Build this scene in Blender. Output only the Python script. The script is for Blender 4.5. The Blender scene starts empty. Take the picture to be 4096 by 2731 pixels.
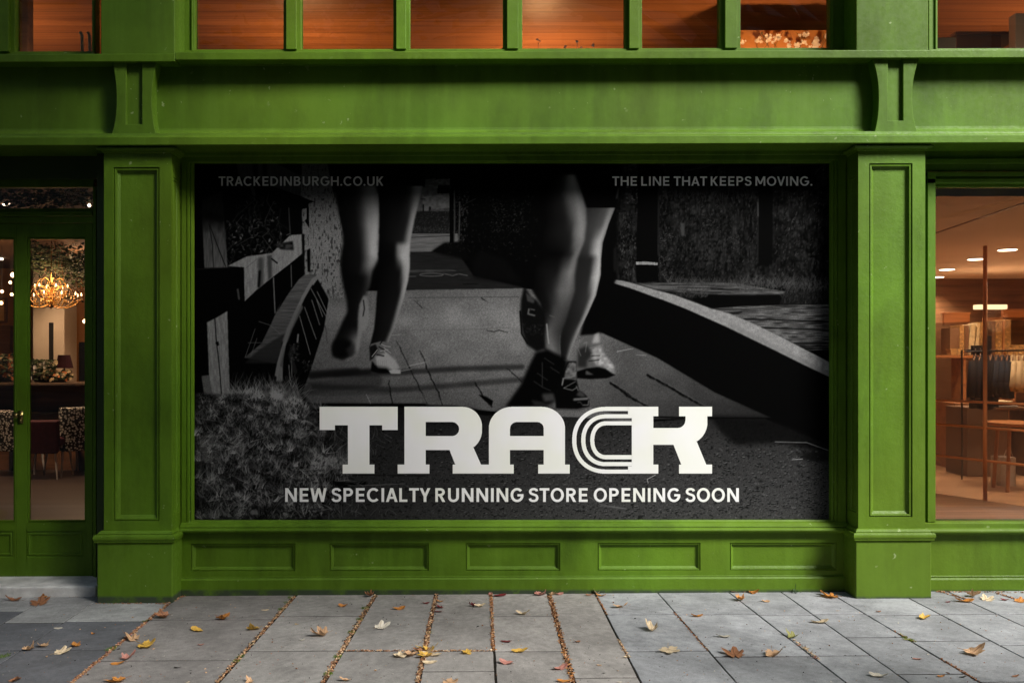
import bpy, bmesh, math, random
import numpy as np
from mathutils import Vector, Matrix
R = math.radians
scene = bpy.context.scene
COL = scene.collection

# ================================================================ camera, sky, sun, exposure
EYE = 1.56            # eye height above the pavement, metres
DIST = 6.0            # camera stands 6 m from the shop wall (y = 0)
FPX = 3660.0          # focal length in pixels of the 4096 px photograph
CX, CY = 1900.0, 1420.0
cam_d = bpy.data.cameras.new('camera'); cam = bpy.data.objects.new('camera', cam_d); COL.objects.link(cam)
cam.location = (0, -DIST, EYE); cam.rotation_euler = (R(90), 0, 0)
cam_d.sensor_width = 36.0; cam_d.lens = FPX / 4096 * 36.0
cam_d.shift_x = (2048 - CX) / 4096; cam_d.shift_y = (CY - 1365.5) / 4096
cam_d.clip_start = .05; cam_d.clip_end = 600
scene.camera = cam

SUN_EL, SUN_AZ = 40.0, 48.0      # elevation; azimuth measured from straight in front of the shop towards the right
world = bpy.data.worlds.new('World'); scene.world = world; world.use_nodes = True
wn = world.node_tree; wn.nodes.clear()
sky = wn.nodes.new('ShaderNodeTexSky'); sky.sky_type = 'NISHITA'; sky.sun_disc = False
sky.sun_elevation = R(SUN_EL); sky.sun_rotation = R(180 - SUN_AZ); sky.air_density = 1.4; sky.dust_density = 4.0; sky.ozone_density = 1.0
bg = wn.nodes.new('ShaderNodeBackground'); bg.inputs[1].default_value = .06
wo = wn.nodes.new('ShaderNodeOutputWorld'); wn.links.new(sky.outputs[0], bg.inputs[0]); wn.links.new(bg.outputs[0], wo.inputs[0])
sun_d = bpy.data.lights.new('sun', 'SUN'); sun = bpy.data.objects.new('sun', sun_d); COL.objects.link(sun)
sun_d.energy = 5; sun_d.angle = R(20); sun_d.color = (1.0, .98, .95)
_sd = Vector((math.sin(R(SUN_AZ)) * math.cos(R(SUN_EL)), -math.cos(R(SUN_AZ)) * math.cos(R(SUN_EL)), math.sin(R(SUN_EL))))
sun.rotation_euler = _sd.to_track_quat('Z', 'Y').to_euler(); sun.location = (6, -10, 12)
scene.view_settings.view_transform = 'Standard'; scene.view_settings.look = 'None'
scene.view_settings.exposure = 0.9; scene.view_settings.gamma = 1.0; scene.view_settings.use_curve_mapping = False
scene.cycles.max_bounces = 8; scene.cycles.transparent_max_bounces = 12; scene.cycles.sample_clamp_indirect = 4.0
scene.cycles.caustics_reflective = False; scene.cycles.caustics_refractive = False

# ================================================================ helpers
KB = .0028           # the old building and the street both fall slightly to the left
KG = .0062
def at(px, py, y, k=KB):
    """point at depth y whose picture position is (px, py) of the 4096 x 2731 photograph"""
    d = DIST + y
    x = (px - CX) * d / FPX
    return Vector((x, y, EYE - (py - CY) * d / FPX - k * x))
def X(px, y=0.0): return (px - CX) * (DIST + y) / FPX
def Z(py, y=0.0): return EYE - (py - CY) * (DIST + y) / FPX
def ground(px, py):
    d = EYE / ((py - CY) / FPX + KG * (px - CX) / FPX)
    x = (px - CX) / FPX * d
    return Vector((x, d - DIST, KG * x))

ORG = {}
class MB:
    def __init__(self):
        self.v = []; self.f = []; self.m = []; self.cur = 0; self.col = None
    def add(self, vs, fs):
        o = len(self.v)
        self.v += [tuple(p) for p in vs]; self.f += [tuple(i + o for i in f) for f in fs]; self.m += [self.cur] * len(fs)
    def box(self, x0, x1, y0, y1, z0, z1):
        self.add([(x0, y0, z0), (x1, y0, z0), (x1, y1, z0), (x0, y1, z0), (x0, y0, z1), (x1, y0, z1), (x1, y1, z1), (x0, y1, z1)],
                 [(0, 3, 2, 1), (4, 5, 6, 7), (0, 1, 5, 4), (1, 2, 6, 5), (2, 3, 7, 6), (3, 0, 4, 7)])
    def obox(self, c, sx, sy, sz, rz=0, rx=0, ry=0):
        M = Matrix.Translation(c) @ Matrix.Rotation(rz, 4, 'Z') @ Matrix.Rotation(rx, 4, 'X') @ Matrix.Rotation(ry, 4, 'Y')
        vs = [M @ Vector((a * sx / 2, b * sy / 2, c_ * sz / 2)) for c_ in (-1, 1) for a, b in ((-1, -1), (1, -1), (1, 1), (-1, 1))]
        self.add(vs, [(0, 3, 2, 1), (4, 5, 6, 7), (0, 1, 5, 4), (1, 2, 6, 5), (2, 3, 7, 6), (3, 0, 4, 7)])
    def quad(self, a, b, c, d): self.add([a, b, c, d], [(0, 1, 2, 3)])
    def beam(self, x0, x1, prof, dz=0.0):
        """closed profile of (y, z) drawn out along x"""
        n = len(prof)
        vs = [(x0, y, z) for y, z in prof] + [(x1, y, z + dz) for y, z in prof]
        fs = [(i, (i + 1) % n, n + (i + 1) % n, n + i) for i in range(n)] + [tuple(range(n))[::-1], tuple(range(n, 2 * n))]
        self.add(vs, fs)
    def wrap(self, x0, x1, yf, yb, prof):
        """open profile of (outward, z) from bottom to top carried round the left, front and right of a block"""
        rows = []
        for o, z in prof:
            rows.append([(x0 - o, yb, z), (x0 - o, yf - o, z), (x1 + o, yf - o, z), (x1 + o, yb, z)])
        vs = [p for r in rows for p in r]; fs = []
        for i in range(len(prof) - 1):
            for j in range(3):
                a = i * 4 + j; fs.append((a, a + 1, a + 5, a + 4))
        self.add(vs, fs)
    def recess(self, O, U, V, N, outer, inner, steps, fill=True):
        """flat face with a stepped rectangular panel; N points out of the wall; steps = [(inset, depth)]"""
        O, U, V, N = Vector(O), Vector(U), Vector(V), Vector(N)
        def ring(u0, u1, v0, v1, d): return [O + U * a + V * b + N * d for a, b in ((u0, v0), (u1, v0), (u1, v1), (u0, v1))]
        rings = [ring(*outer, 0), ring(*inner, 0)]
        for i, d in steps: rings.append(ring(inner[0] + i, inner[1] - i, inner[2] + i, inner[3] - i, d))
        vs = [p for r in rings for p in r]; fs = []
        for k in range(len(rings) - 1):
            for j in range(4):
                a = k * 4 + j; b = k * 4 + (j + 1) % 4
                fs.append((a, b, b + 4, a + 4))
        if fill: k = (len(rings) - 1) * 4; fs.append((k, k + 1, k + 2, k + 3))
        self.add(vs, fs)
    def tube(self, pts, r, seg=8, cap=True):
        pts = [Vector(p) for p in pts]; n = len(pts); rr = r if isinstance(r, (list, tuple)) else [r] * n
        base = len(self.v); vs = []; fs = []; prev = None
        for i, p in enumerate(pts):
            t = (pts[min(i + 1, n - 1)] - pts[max(i - 1, 0)]).normalized()
            a = Vector((0, 0, 1)) if abs(t.z) < .9 else Vector((1, 0, 0))
            if prev is not None: u = (prev - t * prev.dot(t)).normalized()
            else: u = t.cross(a).normalized()
            prev = u; w = t.cross(u)
            for k in range(seg):
                an = 2 * math.pi * k / seg
                vs.append(p + (u * math.cos(an) + w * math.sin(an)) * rr[i])
        for i in range(n - 1):
            for k in range(seg):
                a = i * seg + k; b = i * seg + (k + 1) % seg
                fs.append((a, b, b + seg, a + seg))
        if cap: fs += [tuple(range(seg))[::-1], tuple(range((n - 1) * seg, n * seg))]
        self.add(vs, fs)
    def lathe(self, c, prof, seg=16, sx=1, sy=1):
        """prof (radius, z) from bottom to top about a vertical axis"""
        vs = []; fs = []; n = len(prof)
        for r_, z in prof:
            for k in range(seg):
                an = 2 * math.pi * k / seg; vs.append((c[0] + r_ * sx * math.cos(an), c[1] + r_ * sy * math.sin(an), c[2] + z))
        for i in range(n - 1):
            for k in range(seg):
                a = i * seg + k; b = i * seg + (k + 1) % seg; fs.append((a, b, b + seg, a + seg))
        fs += [tuple(range(seg))[::-1], tuple(range((n - 1) * seg, n * seg))]
        self.add(vs, fs)
    def prism(self, poly, y0, y1):
        """polygon of (x, z) given thickness along y"""
        n = len(poly); vs = [(x, y0, z) for x, z in poly] + [(x, y1, z) for x, z in poly]
        fs = [(i, (i + 1) % n, n + (i + 1) % n, n + i) for i in range(n)] + [tuple(range(n)), tuple(range(n, 2 * n))[::-1]]
        self.add(vs, fs)
    def build(self, name, mat, parent=None, shear=KB, bevel=0, smooth=False, origin=None, seg=2, fixn=True):
        vs = [Vector((p[0], p[1], p[2] + shear * p[0])) for p in self.v]
        if origin is None:
            lo = [min(p[i] for p in vs) for i in range(3)]; hi = [max(p[i] for p in vs) for i in range(3)]
            origin = Vector(((lo[0] + hi[0]) / 2, (lo[1] + hi[1]) / 2, lo[2]))
        origin = Vector(origin)
        me = bpy.data.meshes.new(name); me.from_pydata([tuple(p - origin) for p in vs], [], self.f)
        mats = mat if isinstance(mat, (list, tuple)) else [mat]
        for m in mats: me.materials.append(m)
        me.polygons.foreach_set('material_index', self.m)
        if fixn:
            bm = bmesh.new(); bm.from_mesh(me); bmesh.ops.recalc_face_normals(bm, faces=bm.faces); bm.to_mesh(me); bm.free()
        if smooth: me.polygons.foreach_set('use_smooth', [True] * len(me.polygons))
        me.update()
        o = bpy.data.objects.new(name, me); COL.objects.link(o)
        put(o, origin, parent)
        if bevel:
            b = o.modifiers.new('bevel', 'BEVEL'); b.width = bevel; b.segments = seg; b.limit_method = 'ANGLE'; b.angle_limit = R(35); b.harden_normals = False
        return o
def put(o, origin, parent=None):
    ORG[o.name] = Vector(origin)
    if parent is not None:
        o.parent = parent; o.location = Vector(origin) - ORG[parent.name]
    else: o.location = origin
def thing(name, loc, label=None, cat=None, group=None):
    o = bpy.data.objects.new(name, None); COL.objects.link(o); o.empty_display_size = .1
    put(o, loc); tag(o, label, cat, group); return o
def tag(o, label=None, cat=None, group=None, kind=None):
    if label: o['label'] = label
    if cat: o['category'] = cat
    if group: o['group'] = group
    if kind: o['kind'] = kind
    return o
def facade(mb, *a, **k): return mb.build(*a, **k)

# ================================================================ materials
class NT:
    def __init__(self, name):
        self.m = bpy.data.materials.new(name); self.m.use_nodes = True; self.t = self.m.node_tree; self.t.nodes.clear()
        self.out = self.n('ShaderNodeOutputMaterial')
    def n(self, t, **k):
        o = self.t.nodes.new(t)
        for a, b in k.items(): setattr(o, a, b)
        return o
    def l(self, a, b): self.t.links.new(a, b)
    def bsdf(self, base=None, rough=.5, spec=.5, metal=0):
        b = self.n('ShaderNodeBsdfPrincipled'); b.inputs['Roughness'].default_value = rough; b.inputs['Specular IOR Level'].default_value = spec; b.inputs['Metallic'].default_value = metal
        if base is not None: b.inputs['Base Color'].default_value = (*base, 1)
        self.l(b.outputs[0], self.out.inputs[0]); self.b = b; return b
    def noise(self, scale, detail=4, rough=.55, vec=None, stretch=None, dist=0):
        o = self.n('ShaderNodeTexNoise'); o.inputs['Scale'].default_value = scale; o.inputs['Detail'].default_value = detail; o.inputs['Roughness'].default_value = rough; o.inputs['Distortion'].default_value = dist
        v = self.geo() if vec is None else vec
        if stretch:
            mp = self.n('ShaderNodeMapping'); mp.inputs['Scale'].default_value = stretch; self.l(v, mp.inputs[0]); v = mp.outputs[0]
        self.l(v, o.inputs['Vector']); return o.outputs['Fac']
    def geo(self):
        if not hasattr(self, '_g'): self._g = self.n('ShaderNodeNewGeometry').outputs['Position']
        return self._g
    def obj(self):
        if not hasattr(self, '_o'): self._o = self.n('ShaderNodeTexCoord').outputs['Object']
        return self._o
    def ramp(self, fac, stops):
        r = self.n('ShaderNodeValToRGB'); e = r.color_ramp.elements
        while len(e) < len(stops): e.new(.5)
        for i, (p, c) in enumerate(stops): e[i].position = p; e[i].color = (*c, 1) if len(c) == 3 else c
        self.l(fac, r.inputs[0]); return r.outputs[0]
    def mix(self, fac, a, b, mode='MIX'):
        m = self.n('ShaderNodeMix'); m.data_type = 'RGBA'; m.blend_type = mode
        if isinstance(fac, (int, float)): m.inputs[0].default_value = fac
        else: self.l(fac, m.inputs[0])
        for s, i in ((a, 6), (b, 7)):
            if isinstance(s, tuple): m.inputs[i].default_value = (*s, 1)
            else: self.l(s, m.inputs[i])
        return m.outputs[2]
    def math(self, op, a, b=0.0, clamp=False):
        m = self.n('ShaderNodeMath'); m.operation = op; m.use_clamp = clamp
        for s, i in ((a, 0), (b, 1)):
            if isinstance(s, (int, float)): m.inputs[i].default_value = s
            else: self.l(s, m.inputs[i])
        return m.outputs[0]
    def bump(self, h, strength=.3, dist=.01):
        b = self.n('ShaderNodeBump'); b.inputs['Strength'].default_value = strength; b.inputs['Distance'].default_value = dist
        self.l(h, b.inputs['Height']); self.l(b.outputs[0], self.b.inputs['Normal'])
G_ = lambda v: (v, v, v)
def green_paint(name, base, rough=.5, coarse=1.0, flake=True):
    t = NT(name); t.bsdf(rough=rough, spec=.26)
    big = t.noise(1.3, 5, .6); streak = t.noise(1.0, 4, .6, stretch=(11, 11, .9)); fine = t.noise(70 * coarse, 3, .6)
    d = tuple(c * .68 for c in base); l = tuple(min(c * 1.28 + .006, 1) for c in base)
    c = t.ramp(big, [(.3, d), (.7, l)])
    c = t.mix(t.math('MULTIPLY', t.ramp(streak, [(.46, G_(0)), (.72, G_(1))]), .34), c, tuple(x * 1.5 + .018 for x in base))
    grime = t.noise(2.6, 6, .7, stretch=(1, 1, .35))
    c = t.mix(t.math('MULTIPLY', t.ramp(grime, [(.50, G_(0)), (.72, G_(1))]), .7), c, tuple(x * .42 for x in base))
    blot = t.noise(.55, 3, .5); c = t.mix(t.math('MULTIPLY', t.ramp(blot, [(.35, G_(0)), (.65, G_(1))]), .35), c, (base[0] * 1.5, base[1] * .92, base[2] + .006))
    # worn specks where undercoat shows
    if flake:
        sp = t.noise(28, 2, .5); sp2 = t.noise(3.1, 2, .5)
        f = t.math('MULTIPLY', t.ramp(sp, [(.71, G_(0)), (.73, G_(1))]), t.ramp(sp2, [(.5, G_(0)), (.62, G_(1))]))
        c = t.mix(t.math('MULTIPLY', f, .5), c, (.36, .44, .22))
    # splash dirt near the pavement
    sep = t.n('ShaderNodeSeparateXYZ'); t.l(t.geo(), sep.inputs[0])
    low = t.math('SUBTRACT', .036, sep.outputs[2]); low = t.math('MULTIPLY', low, 60, clamp=True)
    low = t.math('MULTIPLY', low, t.ramp(t.noise(9, 5, .7), [(.25, G_(0)), (.5, G_(1))]))
    c = t.mix(t.math('MULTIPLY', low, .85), c, (.032, .038, .036))
    t.l(c, t.b.inputs['Base Color'])
    t.l(t.ramp(fine, [(.3, G_(rough - .08)), (.7, G_(rough + .14))]), t.b.inputs['Roughness'])
    h = t.math('ADD', t.math('MULTIPLY', fine, .5), t.math('MULTIPLY', t.noise(22 * coarse, 4, .6), 1.2))
    t.bump(h, .35, .004 * coarse if coarse < 1 else .004)
    return t.m
GREEN = (.073, .158, .003)
M = {}
M['paint'] = green_paint('green_gloss_paint', GREEN)
M['render'] = green_paint('green_painted_render', tuple(c * .95 for c in GREEN), rough=.6, coarse=.6)
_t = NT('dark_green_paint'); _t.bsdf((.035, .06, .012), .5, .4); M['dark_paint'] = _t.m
def plain(name, c, rough=.6, spec=.4, metal=0, var=.25, scale=8, bump=0, bscale=40, stretch=None):
    t = NT(name); t.bsdf(rough=rough, spec=spec, metal=metal)
    n = t.noise(scale, 5, .6, vec=t.obj(), stretch=stretch)
    t.l(t.ramp(n, [(.3, tuple(x * (1 - var) for x in c)), (.7, tuple(min(1, x * (1 + var)) for x in c))]), t.b.inputs['Base Color'])
    if bump: t.bump(t.noise(bscale, 4, .6, vec=t.obj()), bump, .004)
    M[name] = t.m; return t.m
def emit(name, c, s):
    t = NT(name); e = t.n('ShaderNodeEmission'); e.inputs[0].default_value = (*c, 1); e.inputs[1].default_value = s; t.l(e.outputs[0], t.out.inputs[0]); M[name] = t.m; return t.m
def glass(name, tint=(1, 1, 1), extra=0.0, rough=0.0):
    t = NT(name); tr = t.n('ShaderNodeBsdfTransparent'); tr.inputs[0].default_value = (*tint, 1)
    gl = t.n('ShaderNodeBsdfGlossy'); gl.inputs['Roughness'].default_value = rough
    fr = t.n('ShaderNodeFresnel'); fr.inputs[0].default_value = 1.5
    mx = t.n('ShaderNodeMixShader'); f = t.math('ADD', t.math('MULTIPLY', fr.outputs[0], .9), extra, clamp=True)
    t.l(f, mx.inputs[0]); t.l(tr.outputs[0], mx.inputs[1]); t.l(gl.outputs[0], mx.inputs[2]); t.l(mx.outputs[0], t.out.inputs[0])
    M[name] = t.m; return t.m
def wood(name, c, dark, axis='x', scale=1.0, rough=.5, plank=None, gap=(.02, .01, .005)):
    """grain runs along the given axis; plank = board width across"""
    t = NT(name); t.bsdf(rough=rough, spec=.4)
    st = {'x': (.5, 9, 9), 'y': (9, .5, 9), 'z': (9, 9, .5)}[axis]
    n = t.noise(2.2 * scale, 6, .65, stretch=st, dist=.4)
    col = t.ramp(n, [(.28, dark), (.5, c), (.75, tuple(min(1, x * 1.35) for x in c))])
    if plank:
        sep = t.n('ShaderNodeSeparateXYZ'); t.l(t.geo(), sep.inputs[0])
        s = {'x': 1, 'y': 0, 'z': 0}[axis]
        q = t.math('DIVIDE', sep.outputs[s], plank); fr = t.math('FRACT', q); fl = t.math('FLOOR', q)
        w = t.n('ShaderNodeTexWhiteNoise'); w.noise_dimensions = '1D'; t.l(fl, w.inputs['W'])
        col = t.mix(t.math('MULTIPLY', w.outputs['Value'], .45), col, dark)
        g = t.math('LESS_THAN', fr, .035); col = t.mix(t.math('MULTIPLY', g, .85), col, gap)
    t.l(col, t.b.inputs['Base Color']); t.bump(n, .15, .004)
    M[name] = t.m; return t.m
# ---------------------------------------------------------------- printed artwork of the poster (grey values drawn in numpy)
class Art:
    """A small grey canvas, 2352 x 1319 units, on which polygons, strokes and grain are drawn."""
    W, H = 2352, 1319
    def __init__(self):
        self.a = np.full((self.H, self.W), 3.0, np.float32)
        self.r = np.random.RandomState(11)
    def noise(self, sx, sy, seed=0):
        r = np.random.RandomState(seed + 77)
        gh, gw = int(self.H / sy) + 3, int(self.W / sx) + 3
        g = r.rand(gh, gw).astype(np.float32)
        y = np.arange(self.H) / sy; x = np.arange(self.W) / sx
        yi = y.astype(int); xi = x.astype(int)
        fy = (y - yi)[:, None]; fx = (x - xi)[None, :]
        fy = fy * fy * (3 - 2 * fy); fx = fx * fx * (3 - 2 * fx)
        fy = fy.astype(np.float32); fx = fx.astype(np.float32)
        A = g[yi][:, xi]; B = g[yi][:, xi + 1]; C_ = g[yi + 1][:, xi]; D = g[yi + 1][:, xi + 1]
        return (A * (1 - fx) + B * fx) * (1 - fy) + (C_ * (1 - fx) + D * fx) * fy
    def mask(self, pts, soft=0):
        p = np.array(pts, np.float32)
        x0 = max(int(p[:, 0].min()) - 2 - soft * 3, 0); x1 = min(int(p[:, 0].max()) + 3 + soft * 3, self.W)
        y0 = max(int(p[:, 1].min()) - 2 - soft * 3, 0); y1 = min(int(p[:, 1].max()) + 3 + soft * 3, self.H)
        if x1 <= x0 or y1 <= y0: return (0, 0, 0, 0), None
        yy = (np.arange(y0, y1) + .5)[:, None]; xx = (np.arange(x0, x1) + .5)[None, :]
        m = np.zeros((y1 - y0, x1 - x0), bool)
        n = len(p)
        for i in range(n):
            ax, ay = p[i]; bx, by = p[(i + 1) % n]
            if ay == by: continue
            c = ((ay > yy) != (by > yy))
            m ^= c & (xx < (bx - ax) * (yy - ay) / (by - ay) + ax)
        m = m.astype(np.float32)
        if soft: m = blur(m, soft)
        return (x0, x1, y0, y1), m
    def poly(self, pts, v, soft=0, tex=None, alpha=1.0):
        b, m = self.mask(pts, soft)
        if m is None: return
        x0, x1, y0, y1 = b
        s = self.a[y0:y1, x0:x1]
        val = v[y0:y1, x0:x1] if isinstance(v, np.ndarray) else v
        if tex is not None: val = val * tex[y0:y1, x0:x1]
        m = m * alpha
        s[:] = s * (1 - m) + val * m
    def line(self, pts, v, w=2.0, alpha=1.0, soft=0, taper=False):
        pts = np.array(pts, np.float32)
        x0 = max(int(pts[:, 0].min() - w - 2 - soft * 3), 0); x1 = min(int(pts[:, 0].max() + w + 3 + soft * 3), self.W)
        y0 = max(int(pts[:, 1].min() - w - 2 - soft * 3), 0); y1 = min(int(pts[:, 1].max() + w + 3 + soft * 3), self.H)
        if x1 <= x0 or y1 <= y0: return
        yy = (np.arange(y0, y1) + .5)[:, None]; xx = (np.arange(x0, x1) + .5)[None, :]
        m = np.zeros((y1 - y0, x1 - x0), np.float32)
        n = len(pts) - 1
        for i in range(n):
            ax, ay = pts[i]; bx, by = pts[i + 1]
            dx, dy = bx - ax, by - ay
            L = dx * dx + dy * dy + 1e-6
            t = np.clip(((xx - ax) * dx + (yy - ay) * dy) / L, 0, 1)
            d = np.sqrt((xx - ax - t * dx) ** 2 + (yy - ay - t * dy) ** 2)
            ww = w * (1 - (i + t) / n * .85) if taper else w
            m = np.maximum(m, np.clip(ww / 2 + .5 - d, 0, 1))
        if soft: m = blur(m, soft)
        m *= alpha
        s = self.a[y0:y1, x0:x1]
        s[:] = s * (1 - m) + v * m
    def limb(self, rows, prof, soft=3, grain=.06, gain=1.14):
        """rows: (y, left, right); prof: list of (y, [(t, value)...]) shading across the limb"""
        rows = np.array(rows, np.float32)
        y0, y1 = max(int(rows[0, 0]) - 10, 0), min(int(rows[-1, 0]) + 10, self.H)
        ys = np.arange(y0, y1)
        L = np.interp(ys, rows[:, 0], rows[:, 1]); R = np.interp(ys, rows[:, 0], rows[:, 2])
        k = 9; ker = np.ones(k) / k
        L = np.convolve(np.pad(L, k // 2, 'edge'), ker, 'valid'); R = np.convolve(np.pad(R, k // 2, 'edge'), ker, 'valid')
        x0, x1 = max(int(min(L.min(), R.min())) - 20, 0), min(int(max(L.max(), R.max())) + 20, self.W)
        xs = np.arange(x0, x1)
        m = ((xs[None] >= L[:, None]) & (xs[None] <= R[:, None]) & (ys[:, None] >= rows[0, 0]) & (ys[:, None] <= rows[-1, 0])).astype(np.float32)
        t = np.clip((xs[None] - L[:, None]) / np.maximum(R - L, 1)[:, None], 0, 1)
        py = np.array([p[0] for p in prof], float)
        T = np.linspace(0, 1, 33)
        tab = np.array([np.interp(T, [q[0] for q in p[1]], [q[1] for q in p[1]]) for p in prof])
        rowtab = np.array([np.interp(ys, py, tab[:, j]) for j in range(33)]).T
        ti = t * 32; i0 = np.minimum(ti.astype(int), 31); f = ti - i0
        rr = np.arange(len(ys))[:, None]
        v = rowtab[rr, i0] * (1 - f) + rowtab[rr, i0 + 1] * f
        v = blur(v.astype(np.float32) * gain, 4)
        v *= 1 + grain * (self.r.rand(*v.shape) - .5)
        m = blur(m, soft)
        s = self.a[y0:y1, x0:x1]
        s[:] = s * (1 - m) + v * m

def blur(m, r):
    r = max(int(r), 1)
    for _ in range(2):
        for ax in (0, 1):
            p = np.pad(m, [(r + 1, r) if i == ax else (0, 0) for i in (0, 1)], 'edge')
            c = np.cumsum(p, axis=ax, dtype=np.float64)
            if ax == 0: m = ((c[2 * r + 1:] - c[:-2 * r - 1]) / (2 * r + 1)).astype(np.float32)
            else: m = ((c[:, 2 * r + 1:] - c[:, :-2 * r - 1]) / (2 * r + 1)).astype(np.float32)
    return m

def conv(ox, oy, s):
    return lambda L: [(((ox + s * x) - 778) / 1.0791, ((oy + s * y) - 655) / 1.0791) for x, y in L]
q1 = conv(760, 640, .42096); q2 = conv(1600, 640, .42096); q3 = conv(2400, 640, .42096)
q4 = conv(760, 1200, .5739); q5 = conv(1600, 1200, .5739); q6 = conv(2400, 1200, .5739)
qa = conv(1300, 640, .5612); qb = conv(2020, 640, .6375); qc = conv(2020, 1250, .26144); qd = conv(780, 1000, .40816)

def draw_art():
    A = Art(); r = A.r
    fine = A.noise(1.5, 1.5, 1); fine2 = A.noise(3, 3, 2); mid = A.noise(9, 8, 3); big = A.noise(60, 45, 4); huge = A.noise(260, 200, 5)
    vert = A.noise(4, 22, 6); hor = A.noise(30, 3, 7); hor2 = A.noise(70, 6, 8)
    grain = .8 + .4 * fine
    def speck(pts, dens, v0, v1, size=(2, 7), base=None, dirx=None):
        """leafy flecks inside a polygon"""
        b, m = A.mask(pts)
        if m is None: return
        x0, x1, y0, y1 = b
        n = int(m.sum() * dens / 100)
        ys, xs = np.nonzero(m > .5)
        for k in r.randint(0, len(xs), n):
            x, y = xs[k] + x0, ys[k] + y0
            L = r.uniform(*size); an = r.uniform(0, math.pi) if dirx is None else r.normal(dirx, .35)
            A.line([(x, y), (x + L * math.cos(an), y - L * math.sin(an))], r.uniform(v0, v1), r.uniform(1, 2.6), alpha=r.uniform(.4, 1))
    def blades(n, reg, v0, v1, L0, L1, lean=0.0, w=2.4):
        for _ in range(n):
            u = r.rand(); x, y = reg(u, r.rand())
            an = math.pi / 2 + r.normal(lean, .6); L = r.uniform(L0, L1); bend = r.normal(0, .5)
            p = [(x, y)]
            for k in range(4):
                p.append((p[-1][0] + L / 4 * math.cos(an), p[-1][1] - L / 4 * math.sin(an))); an += bend / 3
            A.line(p, r.uniform(v0, v1), r.uniform(1.2, w), alpha=r.uniform(.5, 1), taper=True)
    # ---- far lane between the runners
    A.poly(q2([(90, 860), (700, 850), (1180, 1225), (75, 1235)]), 20 + 6 * hor)
    A.poly(q2([(-700, 700), (585, 700), (560, 800), (420, 870), (-700, 885)]), 72, tex=.85 + .25 * hor)
    A.poly(q2([(-700, 180), (475, 180), (475, 500), (-700, 500)]), 52, tex=.8 + .4 * mid)
    A.poly(q2([(-700, 30), (475, 30), (475, 180), (360, 185), (280, 210), (230, 236), (-700, 236)]), 8)
    A.poly(q2([(240, 185), (350, 178), (285, 222), (470, 238), (235, 238)]), 42)
    A.poly(q2([(360, 245), (472, 240), (472, 318), (355, 322)]), 8)
    A.poly(q2([(215, 350), (470, 330), (470, 455), (330, 470), (215, 490)]), 66, tex=.85 + .3 * mid)
    A.line(q2([(222, 430), (222, 490)]), 6, 5); A.line(q2([(285, 455), (285, 485)]), 14, 8)
    A.line(q2([(195, 374), (240, 374)]), 12, 2)
    A.poly(q2([(-700, 490), (475, 490), (475, 695), (-700, 710)]), 16, soft=1)
    speck(q2([(100, 500), (475, 470), (475, 690), (100, 690)]), 3.2, 22, 48, (1, 5))
    speck(q2([(100, 640), (475, 640), (475, 700), (100, 700)]), 4, 30, 55, (2, 6), dirx=1.5)
    A.line(q2([(110, 737), (470, 722)]), 22, 2.5)
    A.line(q2([(110, 716), (470, 706)]), 60, 1.5)
    # dark hedge mass with faint leaves
    A.poly(q2([(475, 30), (2200, 30), (2200, 1180), (1190, 1215), (700, 1100), (560, 900), (300, 870), (430, 790), (560, 780)]), 4, soft=2)
    speck(q2([(600, 60), (1300, 60), (1300, 980), (640, 900)]), .35, 12, 34, (2, 8))
    speck(q2([(850, 380), (1180, 380), (1180, 700), (870, 700)]), .9, 18, 46, (2, 7))
    A.line(q2([(620, 418), (720, 370)]), 36, 2)
    A.poly(q2([(680, 960), (760, 860), (1000, 940), (1180, 1180), (700, 1120)]), 7, soft=9)
    # lane pole and bollard
    A.poly(q2([(470, 280), (512, 280), (516, 790), (472, 790)]), 3)
    A.line(q2([(516, 300), (520, 560), (516, 780)]), 48, 5, alpha=.8)
    A.line(q2([(568, 400), (566, 560), (560, 770)]), 60, 4, alpha=.8)
    speck(q2([(500, 300), (650, 300), (640, 800), (520, 800)]), 2.5, 20, 60, (2, 6))
    A.poly(q2([(300, 870), (420, 790), (600, 780), (680, 960), (420, 905)]), 6, soft=5)
    speck(q2([(420, 800), (600, 790), (640, 900), (420, 890)]), .8, 14, 34, (2, 5))
    # road lettering seen from the far side, and a kerb line
    A.poly(q2([(-60, 1050), (300, 1040), (500, 1040), (540, 1055), (420, 1063), (-60, 1072)]), 40, tex=.8 + .5 * hor)
    A.line(q2([(-60, 1108), (150, 1106)]), 56, 3)
    el = [(300 + 112 * math.cos(k * .35), 1090 + 14 * math.sin(k * .35)) for k in range(19)]
    A.line(q2(el), 62, 3.2)
    A.line(q2([(410, 1078), (500, 1100), (560, 1082), (640, 1098)]), 60, 3.4)
    A.line(q2([(410, 1078), (560, 1082)]), 40, 2)
    A.line(q2([(600, 1180), (740, 1178)]), 8, 3)
    # ---- flagstones of the bridge
    deck = q2([(-560, 1250), (75, 1235), (1170, 1220), (1500, 1260), (1990, 1330)]) + q6([(0, 220), (400, 400), (800, 640), (1200, 815), (600, 822)]) + q5([(1640, 830), (1200, 810), (600, 770), (0, 735)]) + q4([(1400, 735), (760, 725), (790, 630), (850, 460), (935, 200), (965, 0)]) + q1([(1310, 1305)])
    yy = np.arange(A.H, dtype=np.float32)[:, None]; xx = np.arange(A.W, dtype=np.float32)[None, :]
    tone = np.interp(yy[:, 0], [470, 560, 700, 800, 880, 940], [78, 96, 84, 76, 66, 56])[:, None] * np.interp(xx[0], [400, 760, 1150, 1500, 1750, 2100], [.72, .92, 1.02, .82, .66, .45])[None]
    A.poly(deck, (tone * (.66 + .34 * fine + .12 * fine2 + .2 * big)).astype(np.float32), soft=1)
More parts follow.
